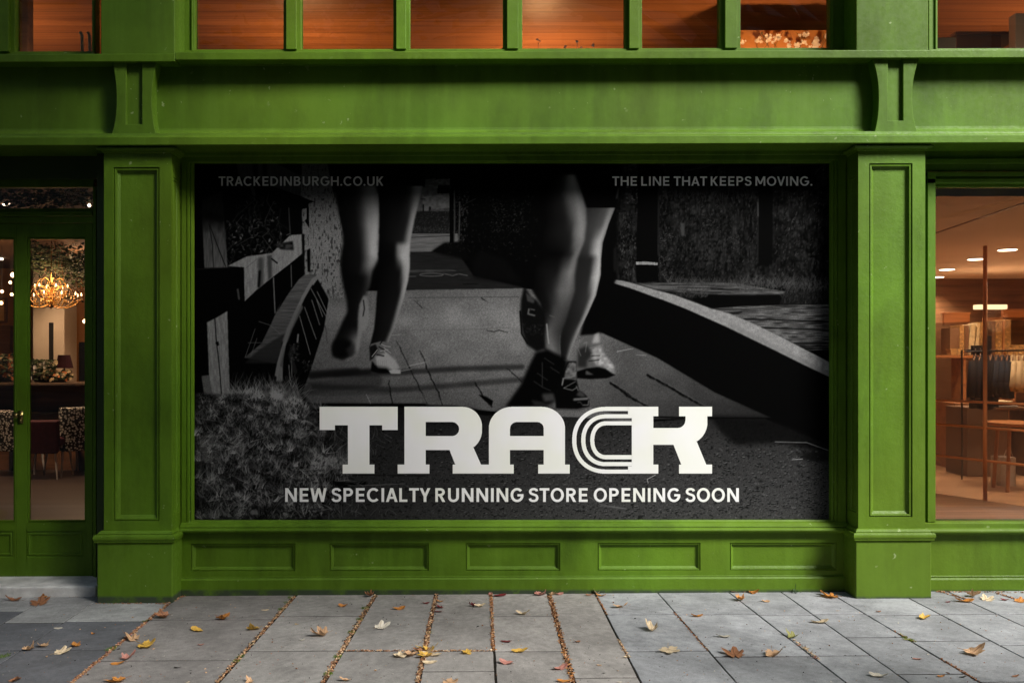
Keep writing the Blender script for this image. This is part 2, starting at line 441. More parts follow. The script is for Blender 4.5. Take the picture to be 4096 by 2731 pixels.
    # joints of the flags
    for L, w in ((q4([(1600, 0), (1600, 2)]), 1), (q2([(140, 1310), (215, 1410)]), 2), (q4([(1440, 290), (1530, 470), (1640, 680)]), 2.6), (q5([(0, 330), (60, 450), (110, 560), (200, 730)]), 3),
                 (q5([(140, 350), (200, 500), (265, 640), (300, 740)]), 5), (q5([(520, 575), (590, 680), (640, 740)]), 6), (q5([(745, 475), (850, 570)]), 5), (q5([(100, 0), (155, 55)]), 3),
                 (q6([(75, 575), (150, 625), (230, 685), (330, 740)]), 9), (q6([(330, 520), (440, 580), (560, 650), (720, 740)]), 9), (q5([(1470, 580), (1640, 700)]), 8), (q4([(1390, 560), (1410, 735)]), 5),
                 (q5([(610, 210), (660, 225), (690, 208)]), 5), (q5([(690, 210), (750, 225)]), 5), (q2([(770, 1310), (830, 1345)]), 4), (q2([(-520, 1500), (-500, 1560)]), 2), (q4([(945, 180), (960, 300)]), 2)):
        L2 = []
        for i in range(len(L) - 1):
            n = max(int(math.hypot(L[i + 1][0] - L[i][0], L[i + 1][1] - L[i][1]) / 12), 1)
            for k in range(n): L2.append((L[i][0] + (L[i + 1][0] - L[i][0]) * k / n + r.normal(0, 1.6), L[i][1] + (L[i + 1][1] - L[i][1]) * k / n + r.normal(0, 1.2)))
        L2.append(L[-1])
        for i in range(len(L2) - 1):
            A.line(L2[i:i + 2], 7, w * r.uniform(.5, 1.25), alpha=r.uniform(.55, .95), soft=1)
        A.line([(x + w * .8, y - w * .4) for x, y in L2], 100, 1.4, alpha=.3)
    A.poly(q5([(545, 655), (600, 670), (650, 700), (640, 735), (590, 700)]), 4, soft=1)
    A.line(q2([(75, 1308), (1130, 1300)]), 44, 3, alpha=.6)
    A.line(q5([(0, 212), (450, 205), (800, 190)]), 60, 3, alpha=.35)
    # cast shadow bars
    for L, w, al in ((q5([(-450, 520), (0, 503), (400, 478), (850, 465)]), 20, .62), (q5([(-750, 525), (-300, 490)]), 24, .75), (q5([(-600, 600), (0, 622), (400, 590), (850, 552)]), 20, .5),
                     (q4([(850, 530), (1250, 495)]), 22, .8), (q4([(800, 610), (1300, 560)]), 46, .4), (q4([(800, 650), (1380, 640)]), 18, .3)):
        A.line(L, 12, w, alpha=al, soft=4)
    A.line(q4([(780, 728), (1640, 730)]), 4, 12, soft=2)
    A.line(q5([(0, 735), (400, 745), (700, 800), (1250, 795), (1640, 850)]), 5, 12, soft=2)
    A.line(q6([(380, 812), (600, 818), (1120, 822)]), 5, 6, soft=1)
    A.poly(q5([(780, 760), (1250, 770), (1330, 745), (1640, 835), (1640, 850), (1200, 815), (800, 800)]), 70, soft=1, tex=grain)
    for L in (q4([(1400, 245), (1470, 238)]), q5([(0, 495), (80, 480)]), q5([(60, 458), (190, 432)]), q4([(1530, 455), (1640, 430)]), q5([(1510, 360), (1610, 338)]), q6([(120, 355), (230, 338)]), q4([(1230, 655), (1260, 720)]), q6([(250, 380), (320, 385)])):
        A.line(L, 110, 2, alpha=.8)
    # ---- asphalt in front
    gr = np.interp(yy[:, 0], [920, 1010, 1130, 1319], [20, 34, 40, 48])[:, None] * np.interp(xx[0], [500, 900, 1500, 2000, 2352], [.66, .82, 1., 1.02, 1.])[None]
    peb = A.noise(9, 6, 21); peb2 = A.noise(5, 3.5, 22)
    g = gr * (.75 + .5 * fine) * np.where(peb * peb2 > .48, .45, 1.) * np.where(peb2 > .82, 1.35, 1.)
    gm = q5([(-600, 735), (0, 745), (600, 800), (1250, 815), (1640, 855)]) + q6([(600, 826), (1150, 826), (1600, 1010), (1600, 1560)]) + q4([(40, 1560), (40, 700)])
    A.poly(gm, g.astype(np.float32), soft=1)
    A.poly(q6([(760, 800), (1150, 815), (1600, 900), (1600, 1070), (1250, 990), (950, 1010), (850, 930)]), 6, soft=9, tex=.6 + .8 * fine, alpha=.85)
    A.poly(q6([(1380, 1075), (1500, 1040), (1600, 1080), (1600, 1120), (1450, 1120)]), 12, soft=5, alpha=.8)
    for _ in range(900):
        x, y = r.uniform(900, 2345), r.uniform(985, 1310)
        if y < 1060 and x > 1900: continue
        s = r.uniform(3, 9)
        A.line([(x, y), (x + s, y + r.uniform(-1, 1))], r.choice([8, 14, 20]), r.uniform(2, 4.5), alpha=.75)
        A.line([(x - 1, y - 3), (x + s * .7, y - 3.4)], r.uniform(80, 125), r.uniform(1, 2.2), alpha=.55)
    for L, v in ((q6([(385, 1215), (328, 1245), (335, 1272)]), 135), (q6([(1220, 985), (1440, 990), (1590, 1045)]), 95), (q6([(1340, 1108), (1410, 1104)]), 130), (q5([(1320, 1370), (1400, 1420), (1580, 1450)]), 80), (q6([(0, 1430), (180, 1450)]), 80)):
        A.line(L, v, 2.6, alpha=.8)
    # ---- right side: ivy wall, posts, sleepers, grass
    wall = q3([(150, 20), (2185, 20), (2185, 1180), (340, 1180), (120, 1140)])
    iv = A.noise(22, 34, 44); A.poly(wall, (4 + 34 * vert * mid * (.3 + 1.2 * big) + 26 * np.clip(iv - .55, 0, 1)).astype(np.float32))
    speck(q3([(190, 500), (345, 500), (330, 1120), (200, 1120)]), 1.8, 25, 62, (2, 8), dirx=1.5)
    speck(q3([(280, 30), (365, 30), (360, 420), (250, 420)]), 2., 25, 75, (2, 7))
    speck(q3([(560, 240), (1500, 240), (1500, 1150), (560, 1150)]), 1.7, 16, 46, (2, 10), dirx=1.5)
    speck(q3([(560, 700), (700, 700), (700, 1120), (560, 1120)]), 1.8, 25, 66, (2, 7))
    speck(q3([(950, 420), (1150, 420), (1150, 720), (980, 720)]), 1.6, 26, 60, (2, 6))
    speck(q3([(1250, 740), (1330, 740), (1310, 900), (1250, 900)]), 2.6, 26, 58, (2, 6))
    speck(q3([(1640, 300), (2180, 300), (2180, 1150), (1640, 1150)]), .8, 18, 58, (2, 9), dirx=1.2)
    speck(q3([(700, 270), (1480, 250), (1480, 400), (700, 400)]), 2., 16, 40, (4, 16), dirx=1.55)
    A.poly(q3([(760, 590), (800, 610), (805, 725), (770, 720)]), 44, soft=2)
    for L in (q3([(690, 60), (900, 38), (1110, 38)]), q3([(800, 110), (950, 80), (1110, 38)])): A.line(L, 30, 5)
    A.poly(q3([(640, 75), (750, 60), (760, 150), (650, 150)]), 14, soft=1); A.poly(q3([(1210, 90), (1400, 60), (1440, 170), (1220, 170)]), 18, soft=2); A.poly(q3([(1610, 80), (1720, 50), (1840, 90), (1830, 160), (1620, 170)]), 22, soft=2)
    A.line(q3([(1640, 80), (1900, 55), (2120, 35)]), 30, 3); A.line(q3([(2040, 140), (2080, 90), (2150, 40)]), 38, 3)
    A.poly(q3([(362, 30), (560, 30), (545, 970), (345, 970)]), 2); A.poly(q3([(342, 995), (545, 995), (555, 1150), (345, 1165)]), 2)
    A.poly(q3([(340, 970), (430, 966), (548, 978), (546, 1000), (430, 994), (341, 994)]), 108, tex=.8 + .3 * vert)
    A.line(q3([(555, 300), (552, 900)]), 26, 4, soft=2)
    A.poly(q3([(1520, 20), (1605, 20), (1640, 300), (1635, 990), (1500, 1000), (1510, 330)]), 2, soft=1)
    A.line(q3([(1498, 410), (1500, 540)]), 44, 6)
    A.line(q3([(1500, 540), (1498, 980)]), 22, 3)
    A.poly(q3([(340, 1170), (1000, 1160), (1750, 1245), (2180, 1190), (2180, 1400), (1400, 1420), (1000, 1400), (700, 1280)]), 12)
    A.poly(q3([(340, 1172), (900, 1160), (1300, 1170), (1760, 1250), (1745, 1275), (1240, 1280), (950, 1268), (560, 1240)]), (58 * (.55 + .75 * hor)).astype(np.float32), soft=1)
    for k in range(9):
        x0 = r.uniform(350, 1200); y0 = r.uniform(1180, 1268); A.line(q3([(x0, y0), (x0 + r.uniform(200, 500), y0 + 6)]), 8, 2.2, alpha=.8)
    A.poly(q3([(900, 1280), (1400, 1292), (1730, 1285), (1700, 1380), (1300, 1395), (1060, 1405), (880, 1330)]), 2, soft=1)
    low = q3([(1070, 1410), (1400, 1385), (2180, 1370)]) + q6([(1600, 30), (1600, 430), (1250, 250), (900, 95), (740, 50)])
    A.poly(low, (60 * (.4 + .95 * hor) * (.85 + .3 * fine)).astype(np.float32), soft=1)
    for L in (q6([(860, 95), (930, 92), (985, 84)]), q6([(1330, 300), (1600, 300)]), q6([(1400, 340), (1600, 335)]), q6([(1340, 325), (1600, 318)]), q6([(1000, 130), (1600, 150)]), q6([(1120, 190), (1600, 210)])):
        A.line(L, 4, 5, alpha=.85, soft=1)
    A.poly(q6([(1400, 352), (1600, 345), (1600, 428)]), 4, soft=1)
    blades(700, lambda u, v: q3([(620 + 1560 * u, 1130 + 60 * v + 50 * u)])[0], 26, 66, 8, 34, w=2)
    blades(500, lambda u, v: q3([(1300 + 880 * u, 1130 + 130 * v)])[0], 26, 66, 8, 34, w=2)
    blades(260, lambda u, v: q3([(1720 + 460 * u, 1250 + 120 * v)])[0], 18, 52, 8, 26, w=2)
    blades(160, lambda u, v: q3([(700 + 320 * u, 1230 + 80 * v)])[0], 26, 58, 10, 40, w=2)
    # parapet and its pale coping
    A.poly(q3([(105, 1150), (300, 1205), (500, 1280), (600, 1310)]) + q6([(600, 50), (900, 195), (1200, 340), (1600, 535), (1600, 1010), (1400, 900), (1150, 800), (800, 640), (400, 400), (0, 220)]) + q2([(1800, 1500), (1900, 1200)]), 2, soft=3)
    cop = q3([(105, 1135), (230, 1150), (360, 1185), (520, 1232), (700, 1280), (880, 1345), (1050, 1410)]) + q6([(900, 92), (1080, 170), (1250, 250), (1420, 340), (1600, 432), (1600, 535), (1400, 440), (1200, 340), (900, 195), (600, 62), (440, 0)]) + q3([(500, 1296), (300, 1222), (105, 1162)])
    A.poly(cop, (100 * (.82 + .2 * fine + .16 * mid)).astype(np.float32), soft=1)
    A.poly(q6([(900, 150), (1200, 300), (1600, 500), (1600, 535), (1200, 340), (900, 195)]), 84, soft=3, alpha=.6)
    # ---- left side: shelter, rendered wall, fence, curved rail
    wl = q1([(1055, 30), (1305, 30), (1340, 180), (1400, 420), (1460, 700), (1470, 1150), (1500, 1310), (1290, 1310), (1080, 1100), (1065, 470), (1140, 400), (1050, 340)])
    crack = A.noise(3.2, 12, 31)
    tw = np.interp(yy[:, 0], [0, 120, 300, 560], [44, 58, 78, 78])[:, None]
    A.poly(wl, (tw * (.8 + .4 * fine) * np.where(crack > .74, .5, 1.)).astype(np.float32), soft=1)
    A.poly(q1([(1065, 470), (1108, 460), (1108, 560), (1090, 580), (1135, 650), (1130, 400), (1065, 400)]), 4)
    A.poly(q1([(1110, 860), (1145, 840), (1145, 1070), (1120, 1060)]), 4, soft=1)
    A.poly(q1([(60, 30), (445, 30), (460, 150), (600, 250), (800, 250), (1050, 350), (1190, 400), (1130, 410), (1060, 480), (1065, 700), (950, 715), (780, 880), (360, 1010), (330, 560), (100, 500)]), 3)
    A.poly(q1([(445, 35), (830, 35), (960, 110), (1050, 150), (1050, 345), (900, 290), (780, 250), (640, 190), (470, 170)]), 38, tex=.75 + .35 * vert)
    for x in (620, 710): A.line(q1([(x, 35), (x + 10, 200)]), 9, 16, soft=3)
    A.line(q1([(560, 150), (610, 330)]), 38, 14, alpha=.7, soft=1)
    A.poly(q1([(830, 30), (1060, 30), (1060, 150), (960, 110)]), 6)
    # twigs and leaves
    speck(q1([(350, 560), (820, 560), (960, 760), (780, 900), (380, 980)]), .5, 20, 62, (3, 14))
    speck(q1([(640, 340), (850, 400), (850, 600), (560, 700), (430, 470)]), .7, 16, 44, (4, 16))
    for _ in range(26):
        x, y = r.uniform(360, 900), r.uniform(320, 880)
        A.line(q1([(x, y), (x + r.uniform(-90, 90), y + r.uniform(30, 140)), (x + r.uniform(-120, 120), y + r.uniform(120, 240))]), r.uniform(18, 46), 1.8, alpha=.8)
    for _ in range(60):
        x, y = r.uniform(350, 900), r.uniform(560, 900)
        an = r.uniform(0, 6.28); s = r.uniform(8, 26)
        A.poly(q1([(x, y), (x + s * math.cos(an) + 5, y + s * math.sin(an)), (x + 1.8 * s * math.cos(an + .3), y + 1.8 * s * math.sin(an + .3)), (x + s * math.cos(an + .7), y + s * math.sin(an + .7))]), r.uniform(14, 72))
    # posts and rails
    A.poly(q1([(115, 385), (180, 350), (310, 300), (330, 560), (360, 1020), (140, 1025), (120, 600)]), (np.interp(yy[:, 0], [90, 200, 260, 380], [16, 8, 44, 58])[:, None] * (.75 + .4 * vert)).astype(np.float32), soft=1)
    A.line(q1([(180, 600), (215, 800), (225, 1020)]), 14, 3); A.line(q1([(190, 620), (280, 860), (340, 1010)]), 14, 4)
    A.line(q1([(80, 500), (300, 560)]), 6, 26, alpha=.8, soft=5)
    rail = q1([(360, 1008), (540, 918), (780, 885), (880, 790), (955, 715), (1062, 708), (1068, 890), (950, 990), (780, 1120), (640, 1230), (520, 1345), (515, 1020)])
    A.poly(rail, (86 * (.8 + .2 * vert + .15 * fine)).astype(np.float32), soft=1)
    A.poly(q1([(645, 930), (700, 925), (700, 1180), (650, 1230)]), 46, soft=4); A.poly(q1([(735, 910), (780, 900), (780, 1110), (745, 1150)]), 42, soft=3)
    A.line(q1([(665, 1060), (655, 1200)]), 6, 9, soft=2); A.line(q1([(530, 1030), (640, 940)]), 60, 2)
    A.line(q1([(1078, 715), (1080, 1080)]), 8, 9)
    A.poly(q1([(800, 800), (980, 770), (990, 860), (860, 850)]), 22, soft=2, tex=mid * 2); A.line(q1([(780, 940), (830, 980)]), 10, 6)
    A.poly(q1([(1068, 895), (1080, 1100), (1090, 1110), (970, 1250), (820, 1450), (760, 1568), (360, 1568), (520, 1345), (780, 1120)]), 3)
    A.line(q1([(795, 1120), (810, 1450)]), 62, 4.5); A.line(q1([(962, 1000), (967, 1205)]), 52, 3.5); A.line(q1([(940, 460), (955, 720)]), 34, 4)
    A.poly(q1([(40, 1042), (390, 1022), (515, 1020), (522, 1345), (500, 1420), (355, 1440)]) + q4([(120, 155), (130, 525), (40, 525)]), 2)
    A.line(q1([(455, 1230), (468, 1320)]), 44, 7, soft=1)
    A.line(q1([(60, 1040), (390, 1020)]), 24, 2)
    # curved rail of the bridge
    A.poly(q4([(270, 90), (560, 90), (600, 200), (520, 700), (280, 700)]), 3)
    face = q1([(1085, 1095), (1210, 1085), (1130, 1240), (1040, 1400), (960, 1568)]) + q4([(690, 200), (640, 330), (600, 440), (380, 400), (500, 300), (560, 180), (640, 0)]) + q1([(830, 1440), (950, 1250), (1040, 1130)])
    A.poly(face, (np.interp(yy[:, 0], [430, 700, 760, 860], [54, 46, 20, 22])[:, None] * (.8 + .4 * hor)).astype(np.float32), soft=1)
    A.poly(q4([(490, 340), (600, 270), (690, 215), (690, 300), (610, 440), (380, 440)]), 20, soft=3, alpha=.8)
    A.poly(q4([(965, 0), (930, 200), (850, 460), (790, 620), (680, 700), (640, 640), (640, 300), (720, 200), (790, 0)]) + q1([(1215, 1130), (1310, 1300)]), 4, soft=1)
    A.line(q1([(1240, 1095), (1170, 1140), (1080, 1300), (1010, 1450), (960, 1568)]) + q4([(690, 200), (655, 320), (620, 440), (605, 520)]), 78, 13, soft=1, alpha=.9)
    A.line(q4([(770, 50), (700, 190), (665, 280)]), 64, 20, soft=2, alpha=.8)
    A.line(q4([(655, 330), (640, 420), (635, 560)]), 62, 12, soft=1, alpha=.8); A.line(q4([(625, 480), (625, 600)]), 70, 22, soft=1, alpha=.9)
    for L in (q4([(765, 110), (840, 378)]), q4([(800, 50), (880, 270)]), q4([(850, 0), (905, 172)]), q4([(885, 0), (925, 115)]), q4([(690, 450), (700, 560)]), q4([(708, 400), (712, 540)]), q1([(1150, 1220), (1290, 1480)]), q1([(1210, 1250), (1300, 1440)])):
        A.line(L, 84, 2.4, alpha=.85)
    A.line(q4([(755, 240), (750, 290)]), 74, 6); A.line(q4([(720, 330), (700, 380), (735, 500)]), 30, 16, alpha=.6, soft=2)
    for L in (q4([(480, 148), (560, 175), (630, 235)]), q4([(455, 200), (385, 400)]), q4([(468, 265), (425, 390)]), q4([(405, 296), (500, 296)])): A.line(L, 66, 2, alpha=.8)
    speck(q4([(700, 300), (760, 300), (760, 440), (700, 440)]), 4, 18, 60, (2, 6)); speck(q4([(790, 420), (930, 430), (900, 490), (800, 500)]), 3.4, 18, 66, (2, 7))
    speck(q1([(1290, 1240), (1450, 1160), (1460, 1300), (1300, 1310)]), 3.5, 16, 80, (2, 7))
    # lower post
    A.poly(q4([(120, 155), (190, 120), (262, 76), (268, 300), (280, 672), (140, 668), (126, 300)]), (84 * (.78 + .25 * vert + .12 * fine)).astype(np.float32), soft=1)
    A.line(q4([(175, 130), (185, 280), (205, 450), (222, 660)]), 10, 4); A.poly(q4([(178, 295), (200, 285), (205, 312), (190, 322)]), 5, soft=1)
    A.poly(q4([(82, 527), (135, 520), (160, 660), (100, 655)]), 62, tex=.8 + .3 * fine2, soft=1)
    # ---- rough grass bottom left
    reg = q4([(40, 650), (280, 660), (480, 600), (620, 560), (760, 620), (860, 740), (1000, 1000), (1150, 1250), (1000, 1400), (900, 1545), (40, 1545)])
    tuft = A.noise(26, 20, 41); A.poly(reg, (7 + 46 * mid * fine2 + 34 * np.clip(tuft - .45, 0, 1)).astype(np.float32), soft=5)
    A.poly(q4([(40, 740), (300, 760), (560, 880), (700, 1000), (620, 1050), (400, 980), (260, 900), (60, 860)]), 9, soft=9, alpha=.7)
    A.poly(q4([(700, 1040), (860, 1180), (820, 1260), (700, 1150)]), 7, soft=6, alpha=.8)
    A.poly(q4([(40, 960), (150, 950), (180, 1060), (60, 1150)]), 62, soft=12, alpha=.5)
    blades(420, lambda u, v: q4([(280 + 480 * u, 640 + 60 * v)])[0], 50, 118, 20, 90)
    blades(120, lambda u, v: q4([(540 + 240 * u, 670 + 70 * v)])[0], 60, 115, 30, 90)
    blades(900, lambda u, v: q4([(60 + 760 * u, 740 + 220 * v)])[0], 34, 96, 14, 60)
    blades(1500, lambda u, v: q4([(50 + (900 - 100 * v) * u, 940 + 590 * v)])[0], 30, 92, 14, 60, lean=-.2)
    blades(200, lambda u, v: q4([(850 + 260 * u, 1120 + 90 * v)])[0], 50, 100, 30, 90)
    blades(160, lambda u, v: q4([(60 + 1000 * u, 1250 + 280 * v)])[0], 70, 125, 20, 80, lean=.4)
    speck(q4([(60, 640), (280, 660), (260, 800), (60, 780)]), 2.5, 10, 84, (3, 10)); speck(q4([(300, 780), (800, 820), (780, 960), (320, 900)]), 2., 8, 84, (3, 10))
    speck(q4([(60, 1000), (900, 1100), (900, 1540), (60, 1540)]), 1.1, 6, 84, (3, 12))
    for L in (q4([(120, 1270), (190, 1350), (240, 1500)]), q4([(60, 1060), (250, 1040), (540, 950)]), q4([(760, 1170), (840, 1240), (840, 1280)]), q4([(60, 820), (180, 840), (270, 960)]), q4([(940, 1270), (1100, 1250), (1230, 1275)])):
        A.line(L, 70, 3.5, alpha=.7)
    A.line(q4([(950, 1262), (1100, 1285), (1220, 1272)]), 5, 16, soft=2)
    A.line(q4([(1040, 1225), (1230, 1215), (1640, 1222)]), 14, 5, soft=1, alpha=.8); A.line(q4([(1100, 1290), (1300, 1285), (1500, 1275)]), 80, 2.5, alpha=.7)
    A.poly(q4([(410, 1455), (470, 1462), (478, 1492), (430, 1490)]), 108, soft=2)
    g2 = A.noise(34, 26, 42); g3 = A.noise(16, 9, 43)
    b_, m_ = A.mask(reg, 4)
    if m_ is not None:
        x0, x1, y0, y1 = b_; s_ = A.a[y0:y1, x0:x1]; f_ = .45 + 1.25 * g2[y0:y1, x0:x1] * (.5 + g3[y0:y1, x0:x1]); s_[:] = np.minimum(s_ * (1 - m_) + s_ * f_ * m_, 96)
    for _ in range(95):
        cx, cy = r.uniform(5, 520), r.uniform(900, 1310); n = r.randint(5, 15); v0 = r.uniform(60, 120); ln = r.uniform(18, 60); le = r.normal(0, .35)
        for _k in range(n):
            an = math.pi / 2 + le + r.normal(0, .45); p = [(cx + r.normal(0, 7), cy)]; bd = r.normal(0, .12)
            for k in range(4): p.append((p[-1][0] + ln / 4 * math.cos(an), p[-1][1] - ln / 4 * math.sin(an))); an += bd
            A.line(p, v0 * r.uniform(.6, 1.15), r.uniform(1.6, 3.6), alpha=.8, taper=True)
    for _ in range(240):
        x, y = r.uniform(5, 540), r.uniform(890, 1310); A.line([(x, y), (x + r.uniform(-16, 16), y + r.uniform(4, 14))], 5, r.uniform(3, 7), alpha=.6, soft=1)
    for _ in range(150):
        x = 500 + 260 * abs(r.normal(0, .5)); y = r.uniform(960, 1310); an = r.uniform(.5, 2.8); ln = r.uniform(20, 70); p = [(x, y)]
        for k in range(4): p.append((p[-1][0] + ln / 4 * math.cos(an), p[-1][1] - ln / 4 * math.sin(an))); an += r.normal(0, .2)
        A.line(p, r.uniform(44, 86), r.uniform(1.4, 3), alpha=.7, taper=True)
    # ---- runner on the left
    A.poly(qa([(25, 20), (715, 20), (712, 195), (640, 190), (560, 240), (420, 250), (250, 210), (60, 230)]), 2, soft=2)
    A.limb([qq + (w,) for qq, w in []] or [(y, l, rr) for (l, y), (rr, _) in zip(qa([(60, 180), (75, 260), (100, 380), (125, 500), (128, 600), (110, 700), (112, 800), (130, 900), (155, 1000), (160, 1080), (125, 1150), (95, 1220), (62, 1290), (45, 1340), (58, 1395), (120, 1420)]),
                                                                 qa([(365, 180), (382, 260), (394, 380), (388, 500), (378, 620), (384, 700), (335, 790), (318, 880), (270, 970), (240, 1050), (235, 1120), (240, 1200), (230, 1290), (235, 1340), (228, 1390), (150, 1420)]))],
           [(80, [(0, 3), (.35, 6), (.55, 14), (.7, 32), (.85, 44), (1, 40)]), (230, [(0, 3), (.4, 8), (.55, 30), (.7, 66), (.9, 78), (1, 60)]), (330, [(0, 3), (.5, 8), (.64, 40), (.8, 82), (.95, 86), (1, 60)]), (378, [(0, 3), (.55, 8), (.7, 40), (.85, 64), (1, 55)]), (420, [(0, 3), (.7, 6), (.85, 20), (1, 40)]), (520, [(0, 4), (.6, 7), (1, 12)]), (600, [(0, 4), (1, 8)]), (650, [(0, 3), (.5, 14), (.8, 40), (1, 62)]), (720, [(0, 3), (.6, 18), (1, 64)])], soft=5, gain=1.42)
    A.poly(qa([(275, 965), (300, 975), (318, 1100), (310, 1180), (268, 1220), (248, 1330), (215, 1400), (200, 1390), (230, 1290), (240, 1150), (245, 1030)]), 92, soft=3, alpha=.85)
    A.line(qa([(275, 1000), (282, 1060), (272, 1110)]), 12, 4, soft=1)
    A.poly(qa([(60, 1300), (120, 1260), (190, 1290), (200, 1380), (130, 1415), (60, 1400)]), 6, soft=7)
    A.poly(qa([(150, 1350), (210, 1300), (225, 1380), (180, 1400)]), 34, soft=5, alpha=.7)
    A.limb([(y, l, rr) for (l, y), (rr, _) in zip(qa([(380, 185), (385, 300), (388, 420), (386, 560), (380, 680), (388, 760), (378, 860), (368, 980), (362, 1080), (350, 1200), (325, 1300), (312, 1345)]),
                                                  qa([(700, 185), (672, 300), (640, 420), (612, 560), (604, 680), (606, 760), (594, 860), (565, 980), (530, 1080), (492, 1180), (450, 1290), (470, 1345)]))],
           [(80, [(0, 3), (.6, 8), (.72, 22), (.8, 50), (.95, 56), (1, 40)]), (200, [(0, 3), (.55, 8), (.8, 14), (.86, 52), (.97, 76), (1, 50)]), (285, [(0, 3), (.5, 9), (.74, 14), (.88, 60), (.97, 80), (1, 60)]), (305, [(0, 3), (.5, 6), (.6, 62), (.8, 80), (.97, 86), (1, 60)]), (345, [(0, 3), (.5, 5), (.62, 54), (.75, 88), (.97, 88), (1, 70)]), (400, [(0, 3), (.68, 8), (.8, 70), (.97, 92), (1, 60)]),
            (470, [(0, 4), (.78, 9), (.86, 66), (.97, 90), (1, 60)]), (560, [(0, 5), (.8, 12), (.9, 66), (1, 70)]), (640, [(0, 5), (.75, 10), (.92, 60), (1, 74)]), (720, [(0, 6), (.5, 12), (.85, 40), (1, 60)])], soft=2, gain=1.42)
    # pale shoe
    A.poly(qa([(312, 1345), (330, 1310), (400, 1290), (460, 1300), (475, 1345), (480, 1400), (515, 1440), (545, 1490), (540, 1520), (470, 1520), (400, 1510), (330, 1505), (320, 1420)]), 70, soft=1)
    A.poly(qa([(318, 1330), (360, 1310), (380, 1350), (345, 1410), (320, 1430)]), 12, soft=2)
    A.poly(qa([(360, 1400), (440, 1370), (500, 1420), (535, 1480), (490, 1500), (440, 1470), (370, 1460)]), 112, soft=3)
    A.poly(qa([(335, 1430), (380, 1480), (440, 1485), (480, 1520), (380, 1518), (325, 1505)]), 5, soft=2)
    A.poly(qa([(455, 1500), (500, 1490), (540, 1495), (538, 1520), (470, 1520)]), 116, soft=1)
    for L in (qa([(400, 1310), (430, 1325), (470, 1330)]), qa([(375, 1350), (335, 1400)]), qa([(405, 1340), (445, 1385)]), qa([(420, 1335), (470, 1375)]), qa([(395, 1360), (450, 1350)])): A.line(L, 118, 2.2)
    for L in (qa([(385, 1330), (420, 1350)]), qa([(395, 1310), (410, 1285)]), qa([(370, 1385), (420, 1395)])): A.line(L, 8, 4, soft=1)
    for k in range(7): A.line(qa([(352 + 14 * k, 1425), (356 + 14 * k, 1460)]), 80, 1.5, alpha=.6)
    # ---- runners on the right
    A.poly(qb([(120, 20), (740, 20), (720, 170), (690, 300), (600, 320), (520, 310), (490, 260), (440, 100), (360, 130), (280, 200), (190, 240), (130, 200)]), 2, soft=2)
    A.poly(qb([(640, 330), (700, 200), (700, 740), (640, 900), (600, 1090), (470, 1100), (560, 760)]), 3, soft=4)   # dark third leg
    A.line(qb([(690, 560), (690, 690)]), 16, 10, soft=4); A.line(qb([(700, 240), (712, 180)]), 40, 8, soft=2)
    # far leg (lit right edge)
    A.limb([(y, l, rr) for (l, y), (rr, _) in zip(qb([(500, 300), (505, 400), (470, 520), (450, 620), (440, 720), (420, 850), (380, 960), (350, 1060), (345, 1150), (350, 1250)]),
                                                  qb([(690, 300), (650, 400), (612, 520), (602, 620), (600, 720), (570, 850), (520, 970), (470, 1070), (430, 1150), (395, 1250)]))],
           [(80, [(0, 20), (.5, 34), (.75, 46), (.95, 74), (1, 50)]), (230, [(0, 30), (.45, 40), (.7, 50), (.9, 96), (1, 70)]), (285, [(0, 28), (.4, 36), (.65, 82), (.85, 110), (1, 70)]), (330, [(0, 24), (.4, 30), (.7, 100), (.9, 120), (1, 70)]), (352, [(0, 18), (.6, 22), (.78, 78), (.95, 122), (1, 70)]), (420, [(0, 20), (.55, 24), (.7, 96), (.92, 124), (1, 70)]),
            (500, [(0, 18), (.7, 30), (.85, 88), (.95, 116), (1, 60)]), (580, [(0, 12), (.78, 24), (.9, 96), (1, 80)]), (720, [(0, 8), (.6, 20), (.85, 78), (1, 80)])], soft=1)
    # raised dark shoe behind
    A.poly(qb([(120, 790), (165, 860), (200, 880), (260, 960), (270, 1050), (260, 1180), (200, 1200), (140, 1160), (110, 1080), (95, 980), (100, 880)]), 9, soft=4)
    A.poly(qb([(130, 830), (185, 880), (180, 900), (140, 885)]), 52, soft=2, alpha=.8)
    A.line(qb([(150, 935), (145, 965), (185, 975)]), 66, 6, soft=1); A.line(qb([(160, 935), (185, 940)]), 60, 4, soft=1); A.line(qb([(95, 950), (105, 1090), (140, 1150)]), 4, 6, soft=1)
    speck(qb([(120, 1030), (240, 1030), (240, 1100), (130, 1100)]), 2, 14, 36, (3, 8))
